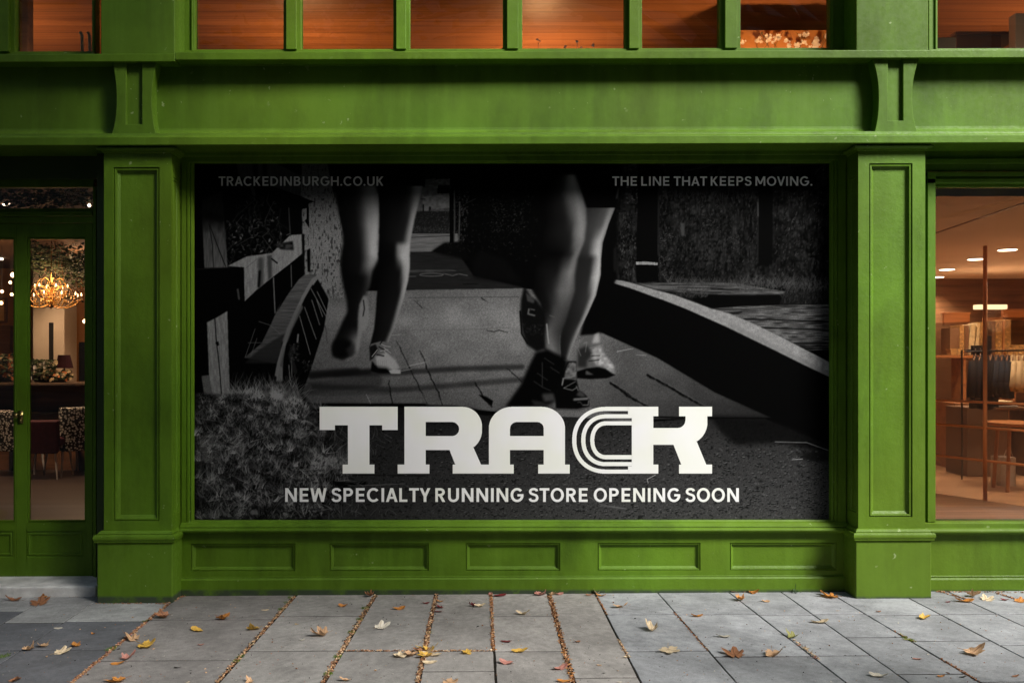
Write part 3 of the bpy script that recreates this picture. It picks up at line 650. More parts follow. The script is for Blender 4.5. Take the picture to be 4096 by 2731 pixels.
    # near leg
    A.limb([(y, l, rr) for (l, y), (rr, _) in zip(qb([(330, 90), (240, 200), (230, 300), (240, 400), (215, 500), (190, 620), (175, 720), (170, 820), (220, 900), (245, 1000), (240, 1100), (245, 1180), (290, 1240)]),
                                                  qb([(445, 90), (480, 200), (508, 300), (512, 400), (500, 490), (455, 580), (440, 680), (440, 780), (415, 900), (385, 980), (350, 1080), (345, 1170), (350, 1220)]))],
           [(35, [(0, 4), (.3, 16), (.6, 60), (.8, 74), (1, 40)]), (120, [(0, 3), (.2, 8), (.45, 22), (.65, 66), (.85, 84), (1, 60)]), (200, [(0, 3), (.25, 8), (.5, 14), (.68, 50), (.85, 86), (1, 66)]), (260, [(0, 3), (.4, 12), (.65, 18), (.75, 62), (.92, 88), (1, 60)]), (300, [(0, 3), (.5, 9), (.7, 16), (.82, 62), (1, 74)]), (335, [(0, 3), (.6, 4), (.8, 20), (.92, 72), (1, 60)]),
            (400, [(0, 4), (.3, 10), (.55, 12), (.7, 50), (.88, 80), (1, 56)]), (470, [(0, 4), (.25, 8), (.45, 20), (.65, 62), (.85, 66), (1, 42)]), (540, [(0, 6), (.25, 14), (.45, 42), (.7, 46), (1, 36)]), (620, [(0, 8), (.1, 34), (.3, 60), (.6, 42), (1, 26)]), (700, [(0, 10), (.15, 66), (.5, 78), (1, 40)])], soft=4)
    A.line(qb([(262, 1030), (268, 1100), (275, 1150)]), 104, 5, soft=1); A.line(qb([(280, 975), (310, 985)]), 66, 3, soft=1)
    # pale shoe behind
    A.poly(qc([(1130, 480), (1250, 360), (1350, 350), (1440, 300), (1450, 470), (1530, 640), (1660, 800), (1690, 940), (1640, 960), (1400, 1010), (1100, 980), (1100, 640)]), 66, soft=2)
    A.poly(qc([(1370, 340), (1440, 305), (1450, 460), (1330, 470)]), 118, soft=4)
    A.poly(qc([(1330, 560), (1460, 500), (1530, 650), (1660, 800), (1685, 930), (1580, 880), (1500, 820), (1400, 800), (1340, 700)]), 120, soft=5, tex=.8 + .35 * mid)
    A.poly(qc([(1120, 560), (1260, 500), (1330, 640), (1250, 740), (1250, 840), (1110, 830)]), 20, soft=5, alpha=.85)
    A.poly(qc([(1090, 900), (1250, 850), (1420, 830), (1540, 860), (1640, 930), (1690, 950), (1560, 1000), (1300, 1015), (1100, 1000)]), 3, soft=2)
    A.poly(qc([(1240, 880), (1360, 950), (1230, 945)]), 52, soft=2)
    for L in (qc([(1200, 470), (1250, 450), (1230, 600)]), qc([(1120, 560), (1160, 660)]), qc([(1310, 640), (1460, 620)]), qc([(1320, 700), (1460, 680)]), qc([(1300, 540), (1450, 500)])): A.line(L, 96, 2.6, soft=1, alpha=.7)
    for L in (qc([(1280, 740), (1440, 720)]), qc([(1330, 660), (1450, 655)])): A.line(L, 20, 3, soft=1)
    # blurred dark trainer and front trainer
    A.poly(qc([(470, 600), (650, 560), (860, 660), (960, 740), (900, 980), (860, 1200), (760, 1350), (600, 1440), (0, 1440), (100, 1300), (240, 1100), (350, 850)]), 3, soft=6)
    A.poly(qc([(560, 1240), (740, 1230), (770, 1340), (600, 1360)]), 50, soft=5, alpha=.85); A.poly(qc([(400, 1330), (560, 1360), (700, 1430), (450, 1420)]), 34, soft=4, alpha=.7)
    for L in (qc([(600, 690), (750, 790)]), qc([(490, 920), (650, 1030)]), qc([(440, 1045), (580, 1140), (700, 1190)]), qc([(690, 830), (830, 920)])): A.line(L, 40, 2, soft=1)
    A.line(qc([(570, 760), (570, 1130)]), 34, 3, soft=1)
    A.poly(qc([(960, 740), (1090, 740), (1090, 1000), (1130, 1180), (1240, 1260), (1290, 1330), (1290, 1430), (1100, 1470), (780, 1460), (760, 1200), (860, 950)]), 5, soft=2)
    A.poly(qc([(980, 760), (1085, 760), (1090, 1030), (900, 1010), (930, 870)]), 70, soft=2, tex=.6 + .7 * mid)
    A.poly(qc([(1140, 1180), (1240, 1270), (1180, 1290), (1090, 1260)]), 42, soft=3)
    for L, w in ((qc([(870, 1110), (900, 1000), (1060, 970), (1090, 900)]), 4), (qc([(900, 1150), (1080, 1050)]), 3.4), (qc([(900, 1150), (1030, 1185), (1100, 1140)]), 4), (qc([(890, 1000), (875, 1100)]), 6), (qc([(960, 870), (1040, 760)]), 3), (qc([(1090, 1120), (1120, 1190)]), 4), (qc([(1190, 1410), (1270, 1410), (1280, 1340)]), 4.5), (qc([(1110, 1370), (1150, 1360), (1180, 1400)]), 2)):
        A.line(L, 92, w * .7, soft=1, alpha=.85)
    A.line(qc([(1060, 1325), (1260, 1310)]), 78, 8, soft=2)
    A.a *= (.93 + .14 * fine)
    # printed edge falls off slightly towards the top
    return np.clip((A.a - 4.5) * 1.09, 0, 255)
# ================================================================ ground
t = NT('paving_slab'); t.bsdf(rough=.72, spec=.35)
at_ = t.n('ShaderNodeAttribute'); at_.attribute_name = 'tone'
n1 = t.noise(3.2, 6, .65); n2 = t.noise(45, 3, .6); n3 = t.noise(240, 2, .6); n4 = t.noise(1.1, 4, .6)
c = t.mix(1.0, at_.outputs['Color'], t.ramp(n1, [(.3, G_(.66)), (.7, G_(1.18))]), 'MULTIPLY')
c = t.mix(1.0, c, t.ramp(n3, [(.25, G_(.72)), (.75, G_(1.26))]), 'MULTIPLY')
c = t.mix(1.0, c, t.ramp(t.noise(26, 5, .7), [(.3, G_(.74)), (.7, G_(1.14))]), 'MULTIPLY')
c = t.mix(t.math('MULTIPLY', t.ramp(t.noise(8, 5, .7), [(.6, G_(0)), (.72, G_(1))]), .3), c, (.10, .095, .09))
c = t.mix(t.math('MULTIPLY', t.ramp(t.noise(60, 1, .4), [(.74, G_(0)), (.77, G_(1))]), .8), c, (.05, .045, .04))
c = t.mix(t.math('MULTIPLY', t.ramp(t.noise(85, 1, .4, vec=t.geo(), stretch=(1, 1.3, 1)), [(.765, G_(0)), (.78, G_(1))]), .5), c, (.5, .49, .46))
t.l(c, t.b.inputs['Base Color']); t.bump(t.math('ADD', n3, t.math('MULTIPLY', n2, 1.5)), .3, .002)
M['slab'] = t.m
t = NT('joint_soil'); t.bsdf(rough=.95, spec=.1)
t.l(t.ramp(t.noise(60, 4, .7), [(.3, (.006, .005, .004)), (.7, (.025, .02, .015))]), t.b.inputs['Base Color']); M['soil'] = t.m

LP = [((0, 2499), (138, 2418)), ((0, 2655), (344, 2430)), ((277, 2731), (670, 2418)), ((866, 2731), (1178, 2385)), ((1290, 2731), (1502, 2376)), ((1670, 2731), (1745, 2376)),
      ((1984, 2731), (1962, 2376)), ((2295, 2731), (2196, 2378)), ((2565, 2731), (2388, 2387)), ((2946, 2729), (2629, 2367)), ((3387, 2730), (2911, 2365)), ((3638, 2730), (3126, 2368)),
      ((3923, 2730), (3363, 2396)), ((4096, 2630), (3634, 2390)), ((4096, 2504), (3890, 2410)), ((4096, 2406), (3983, 2371))]
LW = [.005, .006, .014, .024, .026, .024, .011, .022, .008, .006, .006, .006, .007, .007, .006, .006]
def line_fn(p, q):
    a, b = ground(*p), ground(*q); m = (b.x - a.x) / (b.y - a.y)
    return lambda y: a.x + m * (y - a.y)
lines = [line_fn(*p) for p in LP]
ROWS = {0: [2490, 2600], 1: [2484, 2597], 2: [2478, 2640], 3: [2464, 2602], 4: [2602], 5: [2602, 2683], 6: [2463, 2603], 7: [2709], 8: [2456, 2603], 9: [2456, 2625], 10: [2459, 2622], 11: [2455, 2548], 12: [2458, 2562], 13: [2455], 14: [2455]}
RX = [60, 360, 640, 1110, 1500, 1830, 2100, 2350, 2560, 2850, 3100, 3300, 3650, 3900, 4000]
YB = -3.05
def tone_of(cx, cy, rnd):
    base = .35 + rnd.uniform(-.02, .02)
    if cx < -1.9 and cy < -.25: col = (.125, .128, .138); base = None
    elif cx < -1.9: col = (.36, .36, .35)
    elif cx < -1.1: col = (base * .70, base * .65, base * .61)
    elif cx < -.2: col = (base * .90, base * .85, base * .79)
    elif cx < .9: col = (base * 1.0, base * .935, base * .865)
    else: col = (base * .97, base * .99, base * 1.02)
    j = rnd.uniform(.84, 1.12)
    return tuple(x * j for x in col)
rnd = random.Random(5)
pv = MB(); tones = []
def slab(xa, xb, y0, y1, wl, wr, w0, w1, jog=True):
    """xa, xb: functions x(y); y0 > y1"""
    y0 -= w0; y1 += w1
    e = .0014
    tilt = rnd.uniform(-.0006, .0006); h = rnd.uniform(-.0006, .0008)
    P = [(xa(y0) + wl, y0), (xb(y0) - wr, y0), (xb(y1) - wr, y1), (xa(y1) + wl, y1)]
    cx = sum(p[0] for p in P) / 4; cy = sum(p[1] for p in P) / 4
    # subdivided edge for slightly irregular arrises
    ring = []
    for i in range(4):
        a, b = P[i], P[(i + 1) % 4]; n = 6
        for k in range(n):
            f = k / n; j = rnd.uniform(-.0016, .0016) if k else 0
            x, y = a[0] + (b[0] - a[0]) * f, a[1] + (b[1] - a[1]) * f
            L = math.hypot(b[0] - a[0], b[1] - a[1]) or 1
            ring.append((x - (b[1] - a[1]) / L * j, y + (b[0] - a[0]) / L * j))
    n = len(ring)
    def lev(s, z): return [(cx + (x - cx) * s[0], cy + (y - cy) * s[1], z + (x - cx) * tilt * 3 + h) for x, y in ring]
    wx = max(abs(xb(cy) - xa(cy)), .1); wy = max(y0 - y1, .1)
    vs = lev((1, 1), -.03) + lev((1, 1), -.004) + lev((1 - 2 * e / wx * 1.6, 1 - 2 * e / wy * 1.6), 0)
    fs = []
    for k in range(2):
        for i in range(n): fs.append((k * n + i, k * n + (i + 1) % n, (k + 1) * n + (i + 1) % n, (k + 1) * n + i))
    fs.append(tuple(range(2 * n, 3 * n)))
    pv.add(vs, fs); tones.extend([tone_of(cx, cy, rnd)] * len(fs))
for i in range(15):
    ys = [.3] + [ground(RX[i], r).y for r in ROWS[i]]
    k = .58 if i % 2 else .62
    while ys[-1] - k > YB + .2: ys.append(ys[-1] - k)
    ys.append(YB)
    for a, b in zip(ys, ys[1:]):
        wide = i in (4, 5) and abs(a - ground(RX[i], 2602).y) < .01
        wideb = i in (4, 5) and abs(b - ground(RX[i], 2602).y) < .01
        slab(lines[i], lines[i + 1], a, b, LW[i] / 2, LW[i + 1] / 2, .0075 if wide else .0072, .0075 if wideb else .0072)
for side, fn in ((-1, lines[0]), (1, lines[15])):
    for k in range(16 if side < 0 else 13):
        f0 = (lambda y, k=k: fn(y) + side * .44 * k); f1 = (lambda y, k=k: fn(y) + side * .44 * (k + 1))
        ys = [.3, -.36 + .1 * (k % 3), -.96 + .1 * (k % 3), -1.56 + .1 * (k % 3), -2.16 + .1 * (k % 3), YB]
        for a, b in zip(ys, ys[1:]):
            if side < 0: slab(f1, f0, a, b, .003, .003, .0025, .0025)
            else: slab(f0, f1, a, b, .003, .003, .0025, .0025)
pav = pv.build('pavement', M['slab'], shear=KG, origin=(0, -1.5, 0), fixn=False)
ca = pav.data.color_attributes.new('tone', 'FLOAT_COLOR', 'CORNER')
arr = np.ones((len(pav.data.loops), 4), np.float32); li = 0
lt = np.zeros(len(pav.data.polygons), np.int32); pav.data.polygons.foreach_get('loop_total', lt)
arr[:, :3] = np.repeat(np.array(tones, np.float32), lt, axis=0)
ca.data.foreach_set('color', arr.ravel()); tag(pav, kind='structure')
b = MB(); b.box(-10.2, 9.4, YB, .32, -.12, -.0032); tag(b.build('pavement_bed', M['soil'], shear=KG), kind='structure')
plain('kerb_stone', (.27, .265, .25), .8, .3, var=.2, scale=5, bump=.3)
b = MB()
for k in range(22): b.box(-10 + k * .9, -10 + k * .9 + .892, YB - .13, YB - .004, -.25, .0)
tag(b.build('kerb', M['kerb_stone'], shear=KG, bevel=.008), kind='structure')
t = NT('asphalt'); t.bsdf(rough=.85, spec=.3)
t.l(t.ramp(t.noise(90, 4, .8), [(.3, G_(.03)), (.7, G_(.085))]), t.b.inputs['Base Color']); t.bump(t.noise(120, 3, .7), .5, .004); M['asphalt'] = t.m
b = MB(); b.quad((-120, -120, -.13), (120, -120, -.13), (120, YB - .1, -.13), (-120, YB - .1, -.13)); tag(b.build('road', M['asphalt'], shear=0, fixn=False), kind='structure')
b = MB(); b.quad((-120, .3, -.2), (120, .3, -.2), (120, 120, -.2), (-120, 120, -.2)); tag(b.build('ground', M['soil'], shear=0, fixn=False), kind='structure')

# ================================================================ shopfront
shop = thing('shop_building', (0, .1, 0), 'green painted Victorian shopfront with pillars, cornice, doors and large windows', 'building')
P, PD = M['paint'], M['dark_paint']
YP, YS, YM = -.19, -.17, -.205      # plinth, shaft and moulding planes
def pilaster(px0, px1, pan, plinth, mould, cap, inner_side, ext=False):
    """px0..px1 shaft front, pan = panel (x0, x1, ytop, ybot) in photograph pixels"""
    x0, x1 = X(px0, YS), X(px1, YS)
    zt, zb = Z(600, YS), Z(2123, YS)
    b = MB()
    b.recess((0, YS, 0), (1, 0, 0), (0, 0, 1), (0, -1, 0), (x0, x1, zb, zt), (X(pan[0], YS), X(pan[1], YS), Z(pan[3], YS), Z(pan[2], YS)),
             [(.001, -.010), (.008, -.012), (.0085, -.004), (.018, -.006), (.0185, -.016), (.036, -.026)])
    for s, x in ((-1, x0), (1, x1)):
        if s == inner_side:
            U = (0, 1, 0) if s > 0 else (0, 1, 0)
            b.recess((x, YS, 0), U, (0, 0, 1), (s, 0, 0), (0, -YS + .03, zb, zt), (.035, -YS - .03, Z(2058, YS), Z(700, YS)),
                     [(.001, -.006), (.006, -.006), (.010, -.002), (.016, -.004), (.02, -.010)])
        else: b.quad((x, YS, zb), (x, .03, zb), (x, .03, zt), (x, YS, zt))
    sh = b.build('pilaster', P, shop)
    m = MB(); m.wrap(x0, x1, YS, .02, [(0, Z(604, YM)), (.010, Z(602, YM)), (.012, Z(598, YM)), (.030, Z(595, YM)), (.036, Z(590, YM)), (.036, Z(586, YM)), (.024, Z(583, YM)), (.022, Z(576, YM))])
    m.build('capital', P, sh)
    # base moulding
    px0p, px1p = X(plinth[0], YP), X(plinth[1], YP)
    m = MB()
    prof = [(.0, 2169), (.012, 2166), (.014, 2161), (.010, 2160)] + [(.010 + .010 * math.sin(a), 2148 + 12 * math.cos(a)) for a in [math.pi * (1 - k / 8) for k in range(9)]] + [(-.002, 2135), (-.001, 2132), (-.012, 2124), (-.022, 2121)]
    m.wrap(px0p, px1p, YP, .02, [(o, Z(y, YM)) for o, y in prof])
    m.build('base_moulding', P, sh, smooth=False)
    m = MB(); m.box(px0p, px1p, YP, .05, -.12, Z(2165, YP)); m.build('plinth', M['render'], sh, bevel=.008, seg=3)
    return sh
pilaster(416, 686, (454, 638, 665, 2079), (388, 690), None, None, 1)
pilaster(3433, 3701, (3477, 3650, 658, 2072), (3423, 3726), None, None, -1)
pilaster(-560, -290, (-522, -338, 665, 2079), (-588, -286), None, None, 1)
pilaster(5333, 5601, (5377, 5550, 658, 2072), (5323, 5626), None, None, -1)
XL, XR = -9.0, 10.2
# --- lower cornice
YC = -.235
b = MB()
b.beam(XL, XR, [(YC, Z(577, YC)), (YC, Z(545, YC)), (YC + .006, Z(543, YC)), (-.19, Z(541, -.19)), (-.19, Z(536, -.19)), (.1, Z(534, -.1)), (.1, Z(577, YC) + .004), (YC + .02, Z(577, YC) + .003)])
b.build('lower_cornice', P, shop, bevel=.004)
# --- fascia with a hollow bottom edge, three bays
YF = -.06
fas = [(.12, Z(541, -.18)), (-.185, Z(540, -.18))]
for k in range(9):
    a = k / 8; fas.append((-.18 + (.12) * math.sin(a * math.pi / 2), Z(535, -.15) + .062 * (1 - math.cos(a * math.pi / 2))))
fas += [(YF, Z(262, YF)), (-.068, Z(262, -.06)), (-.072, Z(255, -.06)), (-.095, Z(252, -.09)), (-.10, Z(238, -.1)), (.12, Z(230, -.1))]
for a, c_ in ((XL, X(560)), (X(560), X(3583)), (X(3583), XR)):
    b = MB(); b.beam(a, c_, fas); b.build('fascia', M['render'], shop)
# --- console brackets over the pillars
def bracket(o, slot):
    """o: list of (py, left px, right px)"""
    Y = -.15
    L = [(X(l, Y), Z(y, Y)) for y, l, r in o]; Rr = [(X(r, Y), Z(y, Y)) for y, l, r in o]
    s0, s1, sb = X(slot[0], Y), X(slot[1], Y), Z(slot[2], Y)
    zt = L[0][1]
    poly = L + Rr[::-1] + [(s1, zt), (s1, sb), (s0, sb), (s0, zt)]
    b = MB(); b.prism(poly, Y, .0); br = b.build('bracket', M['render'], shop, bevel=.003)
    b = MB(); b.box(s0 - .01, s1 + .01, Y + .022, 0, sb - .01, zt); b.build('slot_panel', M['render'], br)
def curve_rows(y0, y1, l0, lm, l1, r0, rm, r1):
    out = []
    for k in range(17):
        f = k / 16; w = (2 * f - 1) ** 2 if f < .5 else abs(2 * f - 1) ** 2.4
        l = lm + ((l0 if f < .5 else l1) - lm) * w; r = rm + ((r0 if f < .5 else r1) - rm) * w
        out.append((y0 + (y1 - y0) * f, l, r))
    return out
bracket(curve_rows(240, 545, 449, 466, 442, 629, 607, 628), (504, 568, 494))
bracket(curve_rows(236, 540, 3490, 3515, 3497, 3678, 3649, 3671), (3552, 3613, 488))
# --- upper ledge; the left bay was made as a separate length and sits a little lower
YU = -.18
def ledge(x0, x1, dy, ytop=204):
    b = MB(); b.beam(x0, x1, [(YU, Z(237 + dy, YU)), (YU, Z(ytop + 2 + dy, YU)), (YU + .008, Z(ytop + dy, YU)), (.02, Z(ytop + dy, YU) + .03), (.02, Z(237 + dy, YU) + .004), (YU + .02, Z(237 + dy, YU) + .003)])
    b.build('window_ledge', P, shop, bevel=.004)
ledge(XL, X(700, YU), 6.5); ledge(X(700, YU), XR, 0)
# --- upper pillars
for a, c_ in ((403, 699), (3425, 3714), (-640, -344), (5200, 5490)):
    b = MB(); b.box(X(a, -.13), X(c_, -.13), -.13, .16, Z(215, -.13), 5.2); b.build('upper_pillar', M['render'], shop, bevel=.006)
# --- upper windows
M_up = glass('upper_window_glass', (1, 1, 1), .035)
YW = .07
def upper_window(panes, bottom, x0, x1, rail_extra=0):
    b = MB()
    zb = Z(bottom, YW); ztop = 4.95
    b.box(x0, x1, YW, YW + .07, Z(232, -.1), zb - .004)
    b.box(x0, x1, YW - .016, YW + .06, Z(232, -.1), Z(bottom + 9, YW))
    edges = [x0] + [v for p in panes for v in (X(p[0], YW), X(p[1], YW))] + [x1]
    for k in range(0, len(edges), 2):
        a, c_ = edges[k], edges[k + 1]
        inner = 0 < k < len(edges) - 2
        b.box(a, c_, YW - .002, YW + .068, zb - .02, ztop)
        if inner:
            wd = (c_ - a); b.box(a + wd * .2, c_ - wd * .22, YW - .035, YW, zb - .016, ztop)
        else:
            s = (c_ - .02, c_ - .008) if k == 0 else (a + .008, a + .02)
            b.box(s[0], s[1], YW - .014, YW, zb - .016, ztop)
    b.box(x0, x1, YW - .02, YW + .08, ztop, ztop + .3)
    w = b.build('upper_window', P, shop, bevel=.003)
    for p in panes:
        g = MB(); y = YW + .045; g.box(X(p[0], YW) - .01, X(p[1], YW) + .01, y, y + .005, zb - .012, ztop + .01); g.build('window_pane', M_up, w, fixn=True)
upper_window([(779, 1134), (1205, 1573), (1640, 2012), (2089, 2500), (2568, 2878), (2962, 3320)], 193, X(715, .12), X(3400, .12))
upper_window([(-300, -10), (60, 368)], 199, X(-344, .12), X(395, .12))
upper_window([(3750, 4150), (4220, 4600), (4670, 5150)], 197, X(3700, .12), X(5220, .12))
b = MB(); b.box(XL, XR, -.08, .3, 5.2, 7.4); b.box(XL, XR, -.2, .3, 7.4, 7.65); b.build('upper_wall', M['render'], shop, bevel=.01)
# --- head above the ground floor bays
b = MB()
b.box(X(700), X(3440), .0, .2, Z(645, .0), Z(560, .0)); b.box(X(732), X(3376), -.03, .0, Z(606, -.03), Z(560, -.03)); b.box(X(732), X(3376), -.018, .0, Z(622, -.018), Z(606, -.018))
b.build('window_head', P, shop, bevel=.004)
b = MB(); b.box(X(700, .1), X(3420, .1), .055, .3, -.1, Z(600, .1)); b.build('infill_wall', PD, shop)
# --- frame round the poster
YQ = .035
xp0, xp1, zp0, zp1 = X(778, YQ), X(3316, YQ), Z(2078, YQ), Z(655, YQ)
b = MB()
e = .046
b.recess((0, 0, 0), (1, 0, 0), (0, 0, 1), (0, -1, 0), (X(726), X(3384), zp0 - .055, Z(622)), (xp0 - e, xp1 + e, zp0 - .0462, zp1 + e),
         [(.001, -.008), (.006, -.008), (.009, -.001), (.020, -.001), (.023, -.012), (.028, -.012), (.031, -.006), (.040, -.008), (e - .001, -.030), (e, -YQ - .006)], fill=False)
b.build('display_frame', P, shop, shear=0)
# --- sill and riser of the middle bay
b = MB()
prof = [(.05, Z(2079, .03)), (.012, Z(2081, .0)), (.006, Z(2086, 0)), (-.012, Z(2090, -.01)), (-.034, Z(2103, -.03)), (-.036, Z(2107, -.03)), (-.024, Z(2109, -.03))]
prof += [(-.030 - .026 * math.sin(a), Z(2120.5, -.05) + .0155 * math.cos(a)) for a in [math.pi * k / 8 for k in range(9)]]
prof += [(-.012, Z(2133, -.02)), (.05, Z(2135, 0))]
b.beam(X(726), X(3384), prof)
b.build('display_sill', P, shop, shear=.0009)
b = MB()
tiles = [726, 1250, 1790, 2316, 2861, 3384]; pans = [(763, 1181), (1318, 1715), (1863, 2241), (2391, 2802), (2920, 3347)]
for k, (a, c_) in enumerate(pans):
    b.recess((0, 0, 0), (1, 0, 0), (0, 0, 1), (0, -1, 0), (X(tiles[k]), X(tiles[k + 1]), Z(2304), Z(2132)), (X(a), X(c_), Z(2282), Z(2171)),
             [(.001, -.007), (.006, -.010), (.0065, -.003), (.012, -.005), (.0125, -.012), (.026, -.022)])
rs = b.build('stall_riser', P, shop, shear=.0016)
b = MB(); b.beam(X(726), X(3384), [(.04, Z(2301)), (-.004, Z(2302)), (-.006, Z(2305)), (.003, Z(2306)), (-.016, Z(2309, -.016)), (-.024, Z(2316, -.02)), (-.024, -.12), (.04, -.12)])
b.build('base_board', P, rs, shear=.003)
# --- right bay: window, sill, riser
M_sh = glass('shop_window_glass', (.97, .96, .96), .02)
b = MB()
XS0 = X(3690)
prof = [(.10, Z(2083, .02)), (.02, Z(2084, .02)), (-.004, Z(2088, 0)), (-.018, Z(2094, -.02)), (-.020, Z(2110, -.02)), (-.030, Z(2112, -.03)), (-.032, Z(2114, -.03))]
prof += [(-.034 - .024 * math.sin(a), Z(2125, -.05) + .018 * math.cos(a)) for a in [math.pi * k / 8 for k in range(9)]]
prof += [(-.012, Z(2138, -.02)), (.10, Z(2140, 0))]
zs = -.0028 * 0
b.beam(XS0, X(5333), prof); sw = b.build('shop_window', P, shop, shear=.0002)
b = MB()
b.box(X(3711, -.01), X(3743, -.01), -.01, .05, Z(2090, -.01), Z(690, -.01)); b.box(X(3690, .03), X(3715, .03), .03, .08, Z(2100, .0), Z(640, .0))
for a, c_, y0 in ((690, 708, -.004), (709, 716, .006), (717, 737, -.01), (738, 752, .012)): b.box(X(3711, -.01), X(5333), y0, .06, Z(c_, y0), Z(a, y0))
b.box(X(5280, -.01), X(5340, -.01), -.011, .05, Z(2090, -.01), Z(690, -.01)); b.build('window_frame', P, sw, bevel=.003, shear=.0015)
b = MB(); b.box(X(3690), X(5340), .02, .2, Z(689, .02), Z(560, .02)); b.box(X(3690), X(5340), .0, .02, Z(660, .0), Z(640, .0)); b.build('window_head', P, shop, bevel=.003)
g = MB(); g.box(X(3725), X(5320), .042, .05, Z(2095, .04), Z(740, .04)); g.build('window_pane', M_sh, sw, shear=0)
b = MB(); b.box(X(3690), X(5340), .0, .15, .02, Z(2136)); rs = b.build('stall_riser', P, shop)
b = MB(); b.beam(X(3690), X(5340), [(.04, Z(2303)), (-.010, Z(2305)), (-.013, Z(2309)), (-.004, Z(2312)), (-.02, Z(2316, -.02)), (-.026, Z(2323, -.02)), (-.026, -.12), (.04, -.12)])
b.build('base_board', P, rs, shear=.003)
# --- left bay: doors
YD = .25
zs0 = .069
plain('worn_stone', (.58, .57, .54), .85, .3, var=.3, scale=7, bump=.5, bscale=60)
st = MB(); st.box(X(-290, 0), X(386, -.02), -.03, .5, -.1, zs0)
step = st.build('door_step', M['worn_stone'], shear=KG, bevel=.014, seg=3)
tag(step, 'worn pale grey stone step below the green double doors', 'door step')
def zd(py): return Z(py, YD)
M_dg = glass('door_glass', (.95, .95, .95), .015)
def door(px0, px1, gx0, gx1, handle=None, panx=None):
    b = MB()
    fr = (X(px0, YD), X(px1, YD), zd(2300), zd(889))
    gl = (X(gx0, YD), X(gx1, YD), zd(2082), zd(944))
    # stiles and rails
    b.box(fr[0], gl[0], YD, YD + .045, fr[2], fr[3]); b.box(gl[1], fr[1], YD, YD + .045, fr[2], fr[3])
    b.box(gl[0], gl[1], YD, YD + .045, gl[3], fr[3])
    pz0, pz1 = zd(2222), zd(2119)
    b.recess((0, YD, 0), (1, 0, 0), (0, 0, 1), (0, -1, 0), (gl[0], gl[1], fr[2], gl[2]), (X(panx[0], YD), X(panx[1], YD), pz0, pz1),
             [(.001, -.008), (.008, -.008), (.014, -.003), (.022, -.003), (.027, -.012)])
    b.box(gl[0], gl[1], YD + .02, YD + .045, fr[2], gl[2])
    d = b.build('door', P, shop, shear=KB, bevel=.002)
    # glazing bead
    b = MB(); i = .012
    b.box(gl[0], gl[0] + i, YD + .008, YD + .03, gl[2], gl[3]); b.box(gl[1] - i, gl[1], YD + .008, YD + .03, gl[2], gl[3])
    b.box(gl[0] + i, gl[1] - i, YD + .008, YD + .03, gl[3] - i, gl[3]); b.box(gl[0] + i, gl[1] - i, YD + .008, YD + .03, gl[2], gl[2] + i)
    b.build('glazing_bead', P, d, bevel=.003)
    b = MB(); b.box(gl[0], gl[1], YD + .02, YD + .026, gl[2], gl[3]); b.build('door_pane', M_dg, d)
    return d
d1 = door(66, 370, 108, 343, panx=(104, 334))
d2 = door(-238, 65, -211, 58, panx=(-200, 52))
plain('aged_brass', (.30, .22, .08), .28, .5, 1.0, var=.2)
b = MB(); hx, hz = X(78, YD - .02), zd(1662)
b.obox((hx, YD - .004, hz), .032, .008, .085); b.tube([(hx, YD - .005, hz + .014), (hx, YD - .05, hz + .016)], .008)
b.lathe((0, 0, 0), [(0, 0)], 3) if False else None
kb = [Vector((hx, YD - .05 - .012 * k, hz + .016)) for k in range(4)]
b.tube(kb, [.012, .020, .020, .008], 14)
b.tube([(hx, YD - .006, hz - .024), (hx, YD - .014, hz - .024)], .009)
b.build('door_knob', M['aged_brass'], d1, smooth=True)
# door frame, transom window
b = MB()
b.box(X(371, YD - .02), X(420, .1), YD - .02, YD + .06, 0, zd(745)); b.box(X(378, YD - .04), X(384, YD - .04), YD - .04, YD - .02, 0, zd(760))
b.box(X(-290, YD), X(-239, YD), YD - .02, YD + .06, 0, zd(745))
b.box(X(-262, YD), X(371, YD - .02), YD - .03, YD + .05, zd(862), zd(842)); b.box(X(-262, YD), X(371, YD - .02), YD - .015, YD + .05, zd(888), zd(863)); b.box(X(-262, YD), X(371, YD - .02), YD - .045, YD - .01, zd(852), zd(846))
b.box(X(-262, YD), X(371, YD - .02), YD - .005, YD + .05, zd(745), zd(700)); b.box(X(-262, YD), X(371, YD - .02), YD - .02, YD + .04, zd(842), zd(831))
df = b.build('door_frame', P, shop, bevel=.003)
b = MB(); b.box(X(-250, YD), X(376, YD), YD + .01, YD + .016, zd(836), zd(742)); b.build('transom_pane', M_dg, df)
b = MB(); b.box(X(-300), X(425), .17, .2, zd(720), Z(560, .1)); b.box(X(-300), X(425), -.1, .19, Z(571, 0), Z(560, 0)); b.build('sign_board', PD, shop)
# solid returns behind the pillars that close each bay
b = MB()
for a, c_ in ((395, 735), (3375, 3695), (-640, -290), (5330, 5640)): b.box(X(a, .05), X(c_, .05), .02, .34, -.1, Z(560))
b.box(XL, X(-560), -.02, .3, -.1, Z(560)); b.box(X(5601), XR, -.02, .3, -.1, Z(560)); b.box(XL, X(-600), .0, .3, Z(235), 5.2); b.box(X(5450), XR, 0, .3, Z(235), 5.2)
b.box(XL, XR, .02, .34, Z(575), Z(236))
b.build('bay_wall', PD, shop)

